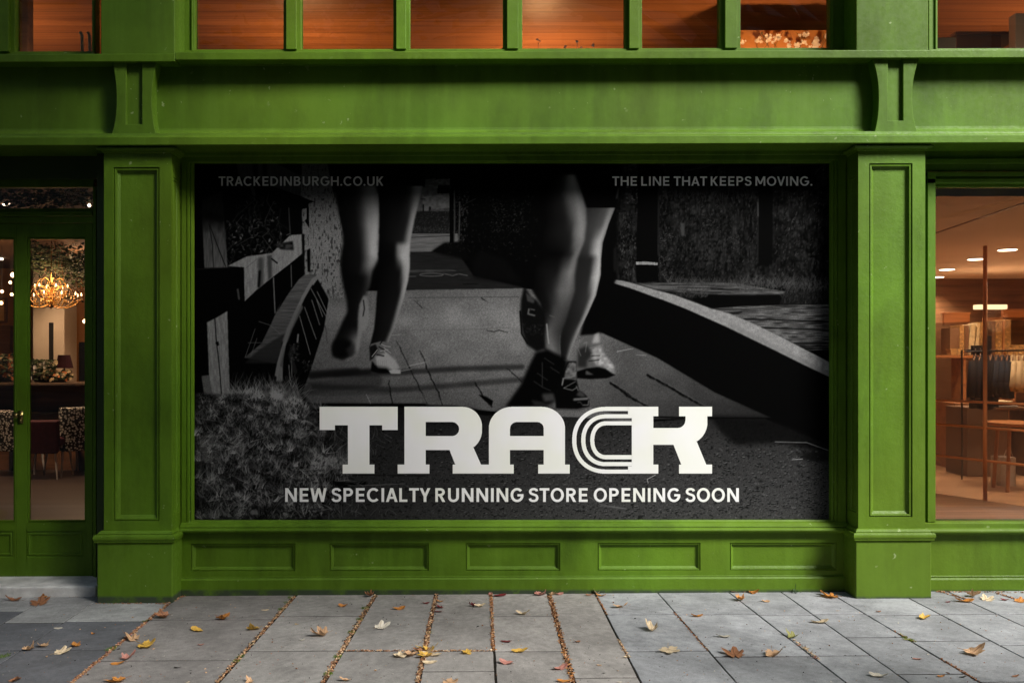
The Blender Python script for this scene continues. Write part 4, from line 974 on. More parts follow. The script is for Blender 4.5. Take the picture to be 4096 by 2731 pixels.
# ================================================================ poster
def grid_art():
    a = draw_art()
    a = a[:1318, :].reshape(659, 2, 1176, 2).mean((1, 3))
    s = a / 255.0
    lin = np.where(s <= .04045, s / 12.92, ((s + .055) / 1.055) ** 2.4)
    return lin.astype(np.float32)
ART_GAIN = 1.42
poster = thing('poster', ((xp0 + xp1) / 2, YQ, zp0), 'large black and white poster of runners filling the middle bay of the shopfront', 'poster')
t = NT('printed_film'); t.bsdf(rough=.7, spec=.03)
a_ = t.n('ShaderNodeAttribute'); a_.attribute_name = 'ink'; t.l(a_.outputs['Color'], t.b.inputs['Base Color']); M['print'] = t.m
lin = grid_art() * ART_GAIN
H_, W_ = lin.shape
xs = np.linspace(xp0, xp1, W_); zs_ = np.linspace(zp1, zp0, H_)
vv = np.zeros((H_, W_, 3), np.float32); vv[:, :, 0] = xs[None] - (xp0 + xp1) / 2; vv[:, :, 2] = zs_[:, None] - zp0
idx = np.arange(H_ * W_).reshape(H_, W_)
qf = np.stack([idx[1:, :-1], idx[1:, 1:], idx[:-1, 1:], idx[:-1, :-1]], -1).reshape(-1, 4)
me = bpy.data.meshes.new('print'); nv, nf = H_ * W_, len(qf)
me.vertices.add(nv); me.vertices.foreach_set('co', vv.ravel()); me.loops.add(nf * 4); me.loops.foreach_set('vertex_index', qf.astype(np.int32).ravel())
me.polygons.add(nf); me.polygons.foreach_set('loop_start', np.arange(nf, dtype=np.int32) * 4)
me.update(calc_edges=True); me.validate()
cl = me.color_attributes.new('ink', 'FLOAT_COLOR', 'POINT'); cc = np.ones((nv, 4), np.float32); cc[:, :3] = np.clip(lin, 0, .9).reshape(-1, 1); cl.data.foreach_set('color', cc.ravel())
me.materials.append(M['print']); o = bpy.data.objects.new('print', me); COL.objects.link(o); put(o, ((xp0 + xp1) / 2, YQ, zp0), poster)
b = MB(); b.box(xp0 - .02, xp1 + .02, YQ + .003, YQ + .015, zp0 - .02, zp1 + .02); plain('backing', (.03, .03, .03), .8); b.build('backing_board', M['backing'], poster, shear=0)

def px2w(px, py): return (X(px, YQ), Z(py, YQ))
def mask_mesh(name, mask, x0, y0, step, mat, label=None, lift=.0022, names=None):
    """mask rows are picture rows; runs of equal rows become rectangles"""
    H, W = mask.shape; act = {}; b = MB()
    def flush(k, r0, r1):
        xa, za = px2w(x0 + k[0] * step, y0 + r0 * step); xb, zb_ = px2w(x0 + k[1] * step, y0 + r1 * step)
        y = YQ - lift; b.quad((xa, y, zb_), (xb, y, zb_), (xb, y, za), (xa, y, za))
    for r in range(H + 1):
        if r < H:
            row = mask[r].astype(np.int8); d = np.diff(np.concatenate([[0], row, [0]])); runs = set(zip(np.nonzero(d == 1)[0].tolist(), np.nonzero(d == -1)[0].tolist()))
        else: runs = set()
        for k in list(act):
            if k not in runs: flush(k, act.pop(k), r)
        for k in runs:
            if k not in act: act[k] = r
    o = b.build(name, mat, poster, shear=0, fixn=False)
    if label: o['label'] = label
    return o
def fillpoly(mask, pts, ox, oy, step, val=True):
    p = (np.array(pts, float) - (ox, oy)) / step
    x0 = max(int(p[:, 0].min()) - 1, 0); x1 = min(int(p[:, 0].max()) + 2, mask.shape[1]); y0 = max(int(p[:, 1].min()) - 1, 0); y1 = min(int(p[:, 1].max()) + 2, mask.shape[0])
    if x1 <= x0 or y1 <= y0: return
    yy = (np.arange(y0, y1) + .5)[:, None]; xx = (np.arange(x0, x1) + .5)[None]
    m = np.zeros((y1 - y0, x1 - x0), bool); n = len(p)
    for i in range(n):
        ax, ay = p[i]; bx, by = p[(i + 1) % n]
        if ay == by: continue
        m ^= ((ay > yy) != (by > yy)) & (xx < (bx - ax) * (yy - ay) / (by - ay) + ax)
    mask[y0:y1, x0:x1][m] = val
def arc(cx, cy, rx, ry, a0, a1, n=24, p=2.0):
    out = []
    for k in range(n + 1):
        a = R(a0 + (a1 - a0) * k / n); c_, s = math.cos(a), math.sin(a)
        out.append((cx + rx * math.copysign(abs(c_) ** (2 / p), c_), cy - ry * math.copysign(abs(s) ** (2 / p), s)))
    return out
# the five slab letters of the logo, drawn in 1638 px crop units
def U4(L): return [(760 + .5739 * x, 1200 + .5739 * y) for x, y in L]
def U5(L): return [(1600 + .5739 * x, 1200 + .5739 * y) for x, y in L]
def U6(L): return [(2400 + .5739 * x, 1200 + .5739 * y) for x, y in L]
def logo(name, plus, minus, label):
    allp = [p for q in plus for p in q]; ox = min(p[0] for p in allp) - 2; oy = 1620; w = int((max(p[0] for p in allp) - ox + 4)); m = np.zeros((290, w), bool)
    for q in plus: fillpoly(m, q, ox, oy, 1.0)
    for q in minus: fillpoly(m, q, ox, oy, 1.0, False)
    mask_mesh(name, m, ox, oy, 1.0, M['vinyl'], label)
t = NT('white_vinyl'); t.bsdf(rough=.5, spec=.3); sep = t.n('ShaderNodeSeparateXYZ'); t.l(t.geo(), sep.inputs[0])
t.l(t.ramp(t.noise(3.0, 2, .5), [(.4, (.78, .78, .78)), (.6, (.76, .77, .71))]), t.b.inputs['Base Color']); M['vinyl'] = t.m
logo('letter', [U4([(904, 743), (1447, 743), (1447, 905), (1340, 905), (1340, 872), (1250, 872), (1250, 1145), (1285, 1145), (1285, 1208), (1065, 1208), (1065, 1145), (1101, 1145), (1101, 872), (1010, 872), (1010, 905), (904, 905)])], [], 'large white slab letter T')
bow = arc(435, 883, 137, 140, 90, 0) + [(572, 905)] + arc(422, 905, 150, 150, 0, -52, 12)
logo('letter', [U5([(31, 743)] + bow + [(508, 1018), (565, 1145), (367, 1145), (385, 1145), (345, 1043), (180, 1043), (180, 1145), (205, 1145), (205, 1208), (-16, 1208), (-16, 1145), (31, 1145)]), U5([(367, 1145), (578, 1145), (578, 1208), (367, 1208)])],
     [U5([(180, 849), (363, 849)] + arc(363, 897.5, 49, 48.5, 90, -90) + [(363, 946), (180, 946)])], 'large white slab letter R')
logo('letter', [U5([(578, 1145), (619, 1145), (619, 905)] + arc(780, 895, 161, 152, 180, 90) + arc(985, 895, 165, 152, 90, 0) + [(1150, 1145), (1183, 1145), (1183, 1208), (963, 1208), (963, 1145), (1001, 1145), (1001, 1043), (767, 1043), (767, 1145), (793, 1145), (793, 1208), (578, 1208)])],
     [U5([(767, 946)] + arc(815, 893, 48, 44, 180, 90) + arc(955, 893, 46, 44, 90, 0) + [(1001, 946)])], 'large white slab letter A')
cyy = 975.5
def lane(rx, ry, rx2, ry2, xe):
    o_ = [(xe, cyy - ry)] + arc(1437, cyy, rx, ry, 90, 270, 48, 2.15) + [(xe, cyy + ry), (xe, cyy + ry2)] + arc(1437, cyy, rx2, ry2, 270, 90, 48, 2.2) + [(xe, cyy - ry2)]
    return U5(o_)
logo('letter', [lane(237, 232.5, 208, 203.5, 1590), lane(174, 180.5, 145, 152.5, 1616), lane(111, 132.5, 83, 103.5, 1616)], [], 'large white letter C drawn as three running track lanes')
logo('letter', [U6([(195, 743), (405, 743), (405, 808), (371, 808), (371, 890), (540, 890)] + arc(540, 835, 55, 55, 270, 360, 8) + [(595, 808), (550, 808), (550, 743), (781, 743), (781, 808), (748, 808), (748, 850)] + arc(598, 850, 150, 155, 0, -58, 12) +
                  [(672, 981), (740, 1145), (781, 1145), (781, 1208), (550, 1208), (550, 1145), (566, 1145), (512, 1008), (371, 1008), (371, 1145), (405, 1145), (405, 1208), (195, 1208), (195, 1180), (195, 1157), (222, 1157), (222, 794), (195, 794)])], [], 'large white slab letter K')

# geometric capitals for the small lines: width and strokes in cap heights
def glyph(ch, t_):
    h = t_ / 2; S = []
    def seg(x0, y0, x1, y1):
        dx, dy = x1 - x0, y1 - y0; L = math.hypot(dx, dy); nx, ny = -dy / L * h, dx / L * h
        S.append([(x0 + nx, y0 + ny), (x1 + nx, y1 + ny), (x1 - nx, y1 - ny), (x0 - nx, y0 - ny)])
    def ring(cx, cy, rx, ry, a0, a1, p=2.0):
        S.append([(x, 2 * cy - y) for x, y in arc(cx, cy, rx, ry, a0, a1, 32, p)] + [(x, 2 * cy - y) for x, y in arc(cx, cy, rx - t_, ry - t_, a1, a0, 32, p)])
    def bar(x0, y0, x1, y1): S.append([(x0, y0), (x1, y0), (x1, y1), (x0, y1)])
    e = .3
    def dia(x0, y0, x1, y1):  # oversail, clipped to the cap height
        f = .25; dx, dy = x1 - x0, y1 - y0; w_ = h * math.hypot(dx, dy) / abs(dy)
        S.append([(x0 - w_, y0), (x0 + w_, y0), (x1 + w_, y1), (x1 - w_, y1)])
    if ch == 'T': w = .64; bar(0, 1 - t_, w, 1); bar(w / 2 - h, 0, w / 2 + h, 1)
    elif ch == 'R': w = .64; bar(0, 0, t_, 1); bar(0, 1 - t_, .33, 1); bar(0, .42, .33, .42 + t_ * .95); ring(.33, .71, .29, .29, -90, 90); dia(.55, 0, .33, .46)
    elif ch == 'P': w = .62; bar(0, 0, t_, 1); bar(0, 1 - t_, .32, 1); bar(0, .40, .32, .40 + t_); ring(.32, .70, .30, .30, -90, 90)
    elif ch == 'B': w = .64; bar(0, 0, t_, 1); bar(0, 1 - t_, .33, 1); bar(0, 0, .34, t_); bar(0, .46, .34, .46 + t_ * .9); ring(.33, .74, .26, .26, -90, 90); ring(.34, .29, .29, .29, -90, 90)
    elif ch == 'D': w = .72; bar(0, 0, t_, 1); bar(0, 1 - t_, .28, 1); bar(0, 0, .28, t_); ring(.28, .5, .44, .5, -90, 90)
    elif ch == 'A': w = .76; dia(h * 1.05, 0, w / 2, 1); dia(w - h * 1.05, 0, w / 2, 1); bar(.17, .22, w - .17, .22 + t_ * .9)
    elif ch == 'V': w = .72; dia(w / 2, 0, h * 1.05, 1); dia(w / 2, 0, w - h * 1.05, 1)
    elif ch == 'Y': w = .70; bar(w / 2 - h, 0, w / 2 + h, .45); dia(w / 2, .38, h * 1.1, 1); dia(w / 2, .38, w - h * 1.1, 1)
    elif ch == 'W': w = 1.06; dia(.27, 0, h * 1.05, 1); dia(.27, 0, w / 2, 1); dia(w - .27, 0, w / 2, 1); dia(w - .27, 0, w - h * 1.05, 1)
    elif ch == 'M': w = .90; bar(0, 0, t_, 1); bar(w - t_, 0, w, 1); dia(w / 2, .18, h * 1.2, 1); dia(w / 2, .18, w - h * 1.2, 1)
    elif ch == 'N': w = .76; bar(0, 0, t_, 1); bar(w - t_, 0, w, 1); dia(w - t_ * .55, 0, t_ * .55, 1)
    elif ch == 'K': w = .66; bar(0, 0, t_, 1); dia(.13, .40, .55, 1); dia(.56, 0, .24, .56)
    elif ch == 'E': w = .57; bar(0, 0, t_, 1); bar(0, 1 - t_, w, 1); bar(0, 0, w, t_); bar(0, .5 - h, w - .04, .5 + h)
    elif ch == 'L': w = .53; bar(0, 0, t_, 1); bar(0, 0, w, t_)
    elif ch == 'I': w = t_; bar(0, 0, t_, 1)
    elif ch == 'H': w = .73; bar(0, 0, t_, 1); bar(w - t_, 0, w, 1); bar(0, .5 - h, w, .5 + h)
    elif ch == 'U': w = .71; bar(0, .35, t_, 1); bar(w - t_, .35, w, 1); ring(w / 2, .355, w / 2, .37, 180, 360)
    elif ch == 'O': w = .86; ring(w / 2, .5, w / 2, .515, 0, 360)
    elif ch == 'C': w = .80; ring(.43, .5, .43, .515, 42, 318)
    elif ch == 'G': w = .84; ring(.43, .5, .43, .515, 42, 348); bar(.45, .40, .84, .40 + t_ * .92); bar(.84 - t_, .2, .84, .45) if False else None
    elif ch == 'S':
        w = .62; pts = arc(.31, -.73, .225, .19, 25, 270, 16) if False else None
        c_ = [(.53, .78), (.47, .885), (.31, .93), (.15, .88), (.085, .745), (.14, .62), (.31, .535), (.48, .46), (.545, .29), (.48, .13), (.31, .07), (.13, .12), (.07, .25)]
        P_ = []
        for i in range(len(c_) - 1):
            p0 = c_[max(i - 1, 0)]; p1 = c_[i]; p2 = c_[i + 1]; p3 = c_[min(i + 2, len(c_) - 1)]
            for k in range(6):
                u = k / 6; P_.append(tuple(.5 * ((2 * p1[j]) + (-p0[j] + p2[j]) * u + (2 * p0[j] - 5 * p1[j] + 4 * p2[j] - p3[j]) * u * u + (-p0[j] + 3 * p1[j] - 3 * p2[j] + p3[j]) * u ** 3) for j in (0, 1)))
        P_.append(c_[-1])
        Lf, Rt = [], []
        for i, p in enumerate(P_):
            a_, b_ = P_[max(i - 1, 0)], P_[min(i + 1, len(P_) - 1)]; dx, dy = b_[0] - a_[0], b_[1] - a_[1]; L_ = math.hypot(dx, dy)
            Lf.append((p[0] - dy / L_ * h * .95, p[1] + dx / L_ * h * .95)); Rt.append((p[0] + dy / L_ * h * .95, p[1] - dx / L_ * h * .95))
        for i in range(len(P_) - 1): S.append([Lf[i], Lf[i + 1], Rt[i + 1], Rt[i]])
    elif ch == '.': w = t_ * 1.15; S.append(arc(w / 2, w / 2, w / 2, w / 2, 0, 360, 16))
    return w, S
SIDE = {'T': .03, 'A': .02, 'V': .02, 'Y': .02, 'W': .03, 'O': .055, 'C': .055, 'G': .055, 'S': .05, 'K': .085, 'L': .085, '.': .06}
def text_line(name, s, x0, x1, ytop, ybot, thick, mat, label, step=.5):
    t_ = thick; gl = []; pen = 0; prev = None
    for ch in s:
        if ch == ' ': pen += .30; prev = None; continue
        w, S = glyph(ch, t_); sl = SIDE.get(ch, .095)
        if prev is not None: pen += sl
        gl.append((pen, w, S)); pen += w + SIDE.get(ch, .095); prev = ch
    pen -= SIDE.get(s[-1], .095)
    H = ybot - ytop; sx = (x1 - x0) / pen; i = 0
    for word in s.split(' '):
        part = gl[i:i + len(word)]; i += len(word); xa = x0 + part[0][0] * sx; xb = x0 + (part[-1][0] + part[-1][1]) * sx
        mask = np.zeros((int(H / step) + 6, int((xb - xa) / step) + 8), bool)
        for p0, w, S in part:
            for q in S: fillpoly(mask, [(x0 + (p0 + x) * sx, ybot - y * H) for x, y in q], xa - 1, ytop - 1, step)
        mask_mesh(name, mask, xa - 1, ytop - 1, step, mat, f'{label} reading {word}')
def flat(name, v):
    t = NT(name); t.bsdf((v, v, v), .5, .3); M[name] = t.m; return t.m
text_line('lettering', 'NEW SPECIALTY RUNNING STORE OPENING SOON', 1141, 2955, 1951, 2006, .175, M['vinyl'], 'white headline capitals')
text_line('lettering', 'TRACKEDINBURGH.CO.UK', 875, 1534, 706.5, 743.5, .16, flat('grey_vinyl', .42), 'small dark grey capitals')
text_line('lettering', 'THE LINE THAT KEEPS MOVING.', 2449, 3249, 706.5, 743.5, .16, flat('light_grey_vinyl', .85), 'small light grey capitals')
# ================================================================ rooms behind the glass
wood('ceiling_boards', (.36, .15, .06), (.21, .078, .03), 'x', .6, .45, plank=.21)
wood('shop_floor_boards', (.52, .30, .16), (.34, .17, .085), 'x', .8, .3, plank=.14)
wood('dark_floor_boards', (.065, .048, .040), (.032, .024, .020), 'x', .8, .35, plank=.16)
wood('oak_panel', (.36, .14, .045), (.19, .065, .02), 'x', .8, .5)
wood('walnut', (.17, .08, .035), (.085, .038, .016), 'x', .8, .5)
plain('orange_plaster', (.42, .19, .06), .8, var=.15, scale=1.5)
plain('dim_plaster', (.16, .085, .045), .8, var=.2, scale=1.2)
plain('cream_plaster', (.50, .42, .33), .8, var=.08, scale=1.2)
plain('shop_ceiling', (.60, .47, .37), .85, var=.06, scale=1.0)
plain('upholstery_maroon', (.05, .008, .014), .8, var=.3, scale=20, bump=.3, bscale=120)
plain('black_metal', (.015, .015, .016), .45, .5, var=.2)
plain('white_metal', (.62, .62, .62), .4, .5, var=.08)
plain('table_top', (.11, .075, .05), .25, .5, var=.25)
plain('copper_pipe', (.58, .26, .11), .35, .5, .15, var=.2, scale=5)
plain('leaf_dark', (.03, .05, .018), .6, var=.5, scale=12)
plain('petal_cream', (.62, .50, .30), .7, var=.3, scale=20)
plain('petal_orange', (.60, .22, .08), .7, var=.3, scale=20)
plain('petal_white', (.75, .72, .68), .7, var=.15, scale=20)
plain('shade_purple', (.05, .012, .03), .8, var=.2)
plain('cloth_black', (.012, .012, .014), .9, .1, var=.3, scale=30, bump=.3, bscale=200)
plain('cloth_navy', (.022, .026, .035), .9, .1, var=.3, scale=30, bump=.3, bscale=200)
plain('cloth_tan', (.46, .34, .20), .9, .1, var=.15, scale=30, bump=.3, bscale=200)
plain('cloth_grey', (.34, .30, .26), .9, .1, var=.15, scale=30, bump=.3, bscale=200)
t = NT('patterned_fabric'); t.bsdf(rough=.85, spec=.1); v = t.n('ShaderNodeTexVoronoi'); v.inputs['Scale'].default_value = 34; t.l(t.obj(), v.inputs['Vector'])
t.l(t.ramp(v.outputs['Distance'], [(.38, (.55, .53, .48)), (.5, (.02, .02, .02))]), t.b.inputs['Base Color']); M['patterned'] = t.m
t = NT('striped_fabric'); t.bsdf(rough=.85, spec=.1); n = t.noise(3, 2, .4, vec=t.obj(), stretch=(9, 1, .4))
t.l(t.ramp(n, [(.40, (.03, .03, .035)), (.47, (.45, .40, .33)), (.55, (.04, .035, .035)), (.62, (.30, .25, .20))]), t.b.inputs['Base Color']); M['striped'] = t.m
t = NT('marbled_board'); t.bsdf(rough=.6, spec=.3); n = t.noise(26, 4, .7, vec=t.obj(), dist=1.2)
t.l(t.ramp(n, [(.42, (.62, .36, .12)), (.52, (.14, .06, .02)), (.6, (.68, .44, .18))]), t.b.inputs['Base Color']); M['marbled'] = t.m
emit('warm_bulb', (1.0, .60, .26), 7.0); emit('ceiling_lamp', (1.0, .80, .55), 5.0); emit('lit_panel', (1.0, .66, .34), 1.1)
def lamp(name, loc, watts, col=(1, .62, .34), r=.12, parent=None):
    d = bpy.data.lights.new(name, 'POINT'); d.energy = watts; d.color = col; d.shadow_soft_size = r
    o = bpy.data.objects.new(name, d); COL.objects.link(o); put(o, loc, parent); return o
def spot(name, loc, watts, col=(1, .72, .45), parent=None, cone=130):
    d = bpy.data.lights.new(name, 'SPOT'); d.energy = watts; d.color = col; d.shadow_soft_size = .08; d.spot_size = R(cone); d.spot_blend = .7
    o = bpy.data.objects.new(name, d); COL.objects.link(o); put(o, loc, parent); return o
def room(nm, x0, x1, y0, y1, z0, z1, fl, ce, wb, wl, wr, shear=0):
    b = MB(); b.box(x0 - .1, x1 + .1, y0, y1 + .1, z0 - .1, z0); tag(b.build(nm + '_floor', fl, shear=0, fixn=True), kind='structure')
    b = MB(); b.box(x0 - .1, x1 + .1, y0, y1 + .1, z1, z1 + .1); tag(b.build(nm + '_ceiling', ce, shear=0), kind='structure')
    b = MB(); b.box(x0 - .1, x1 + .1, y1, y1 + .1, z0, z1); tag(b.build(nm + '_back_wall', wb, shear=0), kind='structure')
    b = MB(); b.box(x0 - .1, x0, y0, y1, z0, z1); tag(b.build(nm + '_side_wall', wl, shear=0), kind='structure')
    b = MB(); b.box(x1, x1 + .1, y0, y1, z0, z1); tag(b.build(nm + '_side_wall', wr, shear=0), kind='structure')
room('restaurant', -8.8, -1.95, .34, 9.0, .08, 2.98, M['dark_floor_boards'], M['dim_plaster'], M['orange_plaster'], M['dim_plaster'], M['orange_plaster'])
room('boutique', 2.95, 10.0, .34, 7.2, .10, 2.66, M['shop_floor_boards'], M['shop_ceiling'], M['walnut'], M['cream_plaster'], M['walnut'])
room('upstairs', -8.8, 10.0, .34, 7.6, 3.16, 5.15, M['walnut'], M['ceiling_boards'], M['walnut'], M['walnut'], M['walnut'])
def pd(px, py, d): return at(px, py, d - DIST, 0)

# ---------------- upstairs
rnd = random.Random(9)
for k, (x, y, z, w, lab) in enumerate(((.75, 4.6, 4.2, 24, 'middle'), (-1.9, 4.2, 4.2, 15, 'left'), (2.9, 2.7, 3.9, 26, 'right'), (4.3, 1.3, 3.6, 4, 'added fill nearest the right glass,'), (-5.4, 3.6, 4.1, 22, 'far left'), (6.2, 3.2, 4.0, 22, 'far right'), (-3.35, 1.3, 3.7, 4, 'added fill beside the bentwood chair,'))):  # unseen stands carrying the warm ceiling glow; the two weakest are added fill
    b = MB(); b.lathe((x, y, 3.16), [(.12, 0), (.12, .02), (.015, .03), (.012, z - 3.30), (.04, z - 3.28), (.10, z - 3.18), (.095, z - 3.18), (.03, z - 3.25)], 16)
    u = b.build('uplighter', M['black_metal'], shear=0, smooth=False); tag(u, f'unseen black standing uplighter upstairs, {lab} one below the window sill', 'lamp', 'unseen uplighters behind the upper windows')
    if w > 5: sp = spot('bulb', (x, y, z), w * 2.0, (1, .53, .22), u, 165); sp.rotation_euler = (math.pi, 0, 0)
    else: lamp('bulb', (x, y, z), w, (1, .7, .45), .06, u)
b = MB(); a0, a1 = pd(2930, 122, 9.2), pd(3400, 260, 9.2)
b.box(a0.x, a1.x, 3.2, 3.24, 3.16, a0.z); scr = b.build('decorated_screen', M['orange_plaster'], shear=0); tag(scr, 'orange screen with white blossom behind the sixth upper pane', 'screen')
def blossom(b, c, s, n=6):
    for k in range(n):
        an = 6.28 * k / n + rnd.uniform(-.3, .3); r1 = s * rnd.uniform(.8, 1.2)
        d = Vector((math.cos(an), rnd.uniform(-.35, .1), math.sin(an))); e_ = Vector((-d.z, 0, d.x)) * s * .3
        b.add([c, c + d * r1 * .6 + e_, c + d * r1, c + d * r1 * .6 - e_], [(0, 1, 2, 3)])
b = MB()
for px, py in ((2970, 172), (3070, 150), (3078, 160), (3145, 168), (3158, 178), (3210, 172), (3215, 142), (3222, 136), (3262, 170), (3268, 178), (3262, 160), (3312, 150), (3306, 145), (3030, 160), (3110, 152), (3190, 185), (3255, 188)):
    blossom(b, pd(px, py, 9.16) + Vector((rnd.uniform(-.01, .01), 0, rnd.uniform(-.01, .01))), rnd.uniform(.02, .042), 11)
    for _k in range(3): blossom(b, pd(px + rnd.uniform(-16, 16), py + rnd.uniform(-9, 12), 9.15), rnd.uniform(.008, .022), 7)
tag(b.build('blossom', M['petal_white'], scr, shear=0, fixn=False), kind='stuff')
b = MB()
for k in range(12):
    p = pd(rnd.uniform(2960, 3320), 200, 9.17); q_ = [p]
    for j in range(5): q_.append(q_[-1] + Vector((rnd.uniform(-.04, .04), 0, .035)))
    b.tube(q_, .002, 5)
tag(b.build('twigs', M['leaf_dark'], scr, shear=0), kind='stuff')
b = MB()
for px, py in ((2150, 160), (2160, 166), (2308, 168), (2372, 182), (2325, 190), (2260, 188)): blossom(b, pd(px, py, 6.6), rnd.uniform(.008, .016), 6)
for px in (2155, 2308, 2372): b.tube([pd(px, 170, 6.605), pd(px + 4, 230, 6.605), pd(px, 420, 6.605)], .0015, 5)
tag(b.build('small_flowers', M['petal_white'], shear=0, fixn=False), 'few small white flowers at the foot of the fourth upper pane', 'flowers')
# right hand pane
b = MB(); p0, p1 = pd(3735, 150, 7.4), pd(3825, 150, 7.4); b.box(p0.x, p1.x, 1.4, 1.9, 3.16, p0.z)
tag(b.build('display_box', M['cream_plaster'], shear=0, bevel=.004), 'pale beige box inside the upper right window', 'box')
b = MB(); p0, p1 = pd(3826, 142, 8.4), pd(4004, 142, 8.4); b.box(p0.x, p1.x, 2.4, 2.9, 3.16, p0.z); b.box(p0.x - .02, p1.x + .22, 2.38, 2.92, p0.z, p0.z + .03)
tag(b.build('cupboard', M['dim_plaster'], shear=0, bevel=.004), 'brown cupboard inside the upper right window beside the beige box', 'cupboard')
b = MB(); p0, p1 = pd(4062, 100, 7.8), pd(4150, 100, 7.8); b.box(p0.x, p1.x, 1.8, 1.9, 3.16, p0.z + .1)
tag(b.build('upright_panel', M['cream_plaster'], shear=0, bevel=.004), 'narrow cream panel at the right edge of the upper right window', 'panel')
# left pane: chair back
ch = thing('bentwood_chair', pd(345, 260, 6.9), 'pale bentwood chair back seen in the upper left window', 'chair'); ch.location.z = 3.16; ORG[ch.name].z = 3.16
for a, c_ in ((329, 1), (359, -1)):
    p = pd(a, 200, 6.9); q_ = [(p.x, .9, 3.16), (p.x, .9, p.z), pd(a - 1, 145, 6.9), pd(a - 5, 135, 6.9), pd(a - 9, 131, 6.9)]
    b = MB(); b.tube(q_, .011, 10); b.build('back_post', M['petal_cream'], ch, shear=0, smooth=True)
b = MB(); p = pd(345, 200, 6.9); b.box(p.x - .16, p.x + .06, .86, 1.2, 3.58, 3.61); b.build('seat', M['petal_cream'], ch, shear=0, bevel=.01)
b = MB(); p0, p1 = pd(30, 0, 7.6), pd(112, 0, 7.6); b.box(p0.x, p1.x, 1.6, 1.7, 3.16, 5.15)
tag(b.build('timber_post', M['walnut'], shear=0, bevel=.01), 'dark brown timber post inside the upper left window', 'post')

# ---------------- restaurant
p = pd(205, 1180, 11.4); cx_, cy_, cz = p
chd = thing('chandelier', (cx_, cy_, cz - .2), 'glittering brass chandelier with candle bulbs hanging behind the door glass', 'chandelier')
b = MB(); rnd = random.Random(3)
arms = []
for ring_r, nz, cnt, up in ((.345, -.05, 11, .0), (.19, .05, 6, .12)):
    for k in range(cnt):
        an = 6.28 * k / cnt + ring_r; tip = Vector((cx_ + ring_r * math.cos(an), cy_ + ring_r * math.sin(an), cz + nz)); arms.append(tip)
        q_ = []
        for j in range(9):
            f = j / 8; q_.append((cx_ + ring_r * f * math.cos(an), cy_ + ring_r * f * math.sin(an), cz + nz - .04 - .09 * math.sin(f * math.pi) + .04 * f))
        b.tube(q_, .005, 6)
        q_ = [(cx_ + ring_r * .5 * math.cos(an) + ring_r * .42 * math.cos(g) * math.cos(an), cy_ + ring_r * .5 * math.sin(an) + ring_r * .42 * math.cos(g) * math.sin(an), cz + nz + .03 + .13 * math.sin(g)) for g in [math.pi * j / 10 for j in range(11)]]
        b.tube(q_, .004, 5); b.lathe(tip, [(.0, -.02), (.028, -.012), (.03, -.006), (.006, 0)], 10)
b.lathe((cx_, cy_, cz - .17), [(.0, 0), (.03, .02), (.05, .06), (.02, .10), (.012, .2), (.03, .25), (.012, .32)], 12); b.tube([(cx_, cy_, cz + .1), (cx_, cy_, 2.98)], .006, 6)
b.build('frame', plain('polished_brass', (.62, .36, .12), .22, .5, 1.0, var=.1), chd, shear=0, smooth=True)
b = MB()
for k in range(330):
    tp = rnd.choice(arms); f = rnd.random(); c0 = Vector((cx_ + (tp.x - cx_) * f, cy_ + (tp.y - cy_) * f, cz - .13 + rnd.random() * .24 * (1 - .5 * f)))
    s = rnd.uniform(.006, .013); b.add([c0 + Vector((0, 0, s * 1.6)), c0 + Vector((s, 0, 0)), c0 + Vector((0, s, 0)), c0 + Vector((-s, 0, 0)), c0 + Vector((0, -s, 0)), c0 - Vector((0, 0, s * 2))],
                                           [(0, 1, 2), (0, 2, 3), (0, 3, 4), (0, 4, 1), (5, 2, 1), (5, 3, 2), (5, 4, 3), (5, 1, 4)])
tag(b.build('crystal_drops', plain('amber_crystal', (.75, .45, .15), .08, .8, .3, var=.1), chd, shear=0), kind='stuff')
for tp in arms:
    b = MB(); b.tube([tp, tp + Vector((0, 0, .045))], .006, 8); cd = b.build('candle', M['cream_plaster'], chd, shear=0)
    b = MB(); b.lathe(tp + Vector((0, 0, .045)), [(.002, 0), (.009, .012), (.006, .026), (.001, .042)], 8); b.build('bulb', M['warm_bulb'], cd, shear=0, smooth=True)
lamp('glow', (cx_, cy_, cz + .12), 20, (1, .58, .26), .22, chd)
# column with a dark slot
p0, p1 = pd(131, 1240, 14.0), pd(257, 1240, 14.0)
b = MB(); b.box(p0.x, p1.x, 8.0, 8.45, .08, 2.98); colm = b.build('column', M['cream_plaster'], shear=0, bevel=.01); tag(colm, 'pale square column with a dark slot behind the chandelier', 'column')
s0, s1 = pd(195, 1290, 13.98), pd(212, 1445, 13.98); b = MB(); b.box(s0.x, s1.x, 7.985, 8.0, s1.z, s0.z); b.build('slot', M['black_metal'], colm, shear=0)
p0, p1 = pd(316, 1368, 14.9), pd(420, 1560, 14.9); b = MB(); b.box(p0.x, p1.x, 8.9, 9.0, .08, p0.z); tag(b.build('inner_door', M['black_metal'], shear=0), 'dark doorway in the orange wall at the back of the restaurant', 'door')
for px0, px1, py0, py1, lab in ((-60, 20, 1190, 1290, 'amber framed picture on the wall behind the left door leaf'),):
    p0, p1 = pd(px0, py0, 14.9), pd(px1, py1, 14.9); b = MB(); b.box(p0.x, p1.x, 8.93, 8.99, p1.z, p0.z); f_ = b.build('picture', M['walnut'], shear=0, bevel=.006); tag(f_, lab, 'picture')
    b = MB(); b.box(p0.x + .03, p1.x - .03, 8.92, 8.93, p1.z + .03, p0.z - .03); b.build('canvas', plain('amber_canvas', (.65, .36, .12), .7, var=.3, scale=3), f_, shear=0)
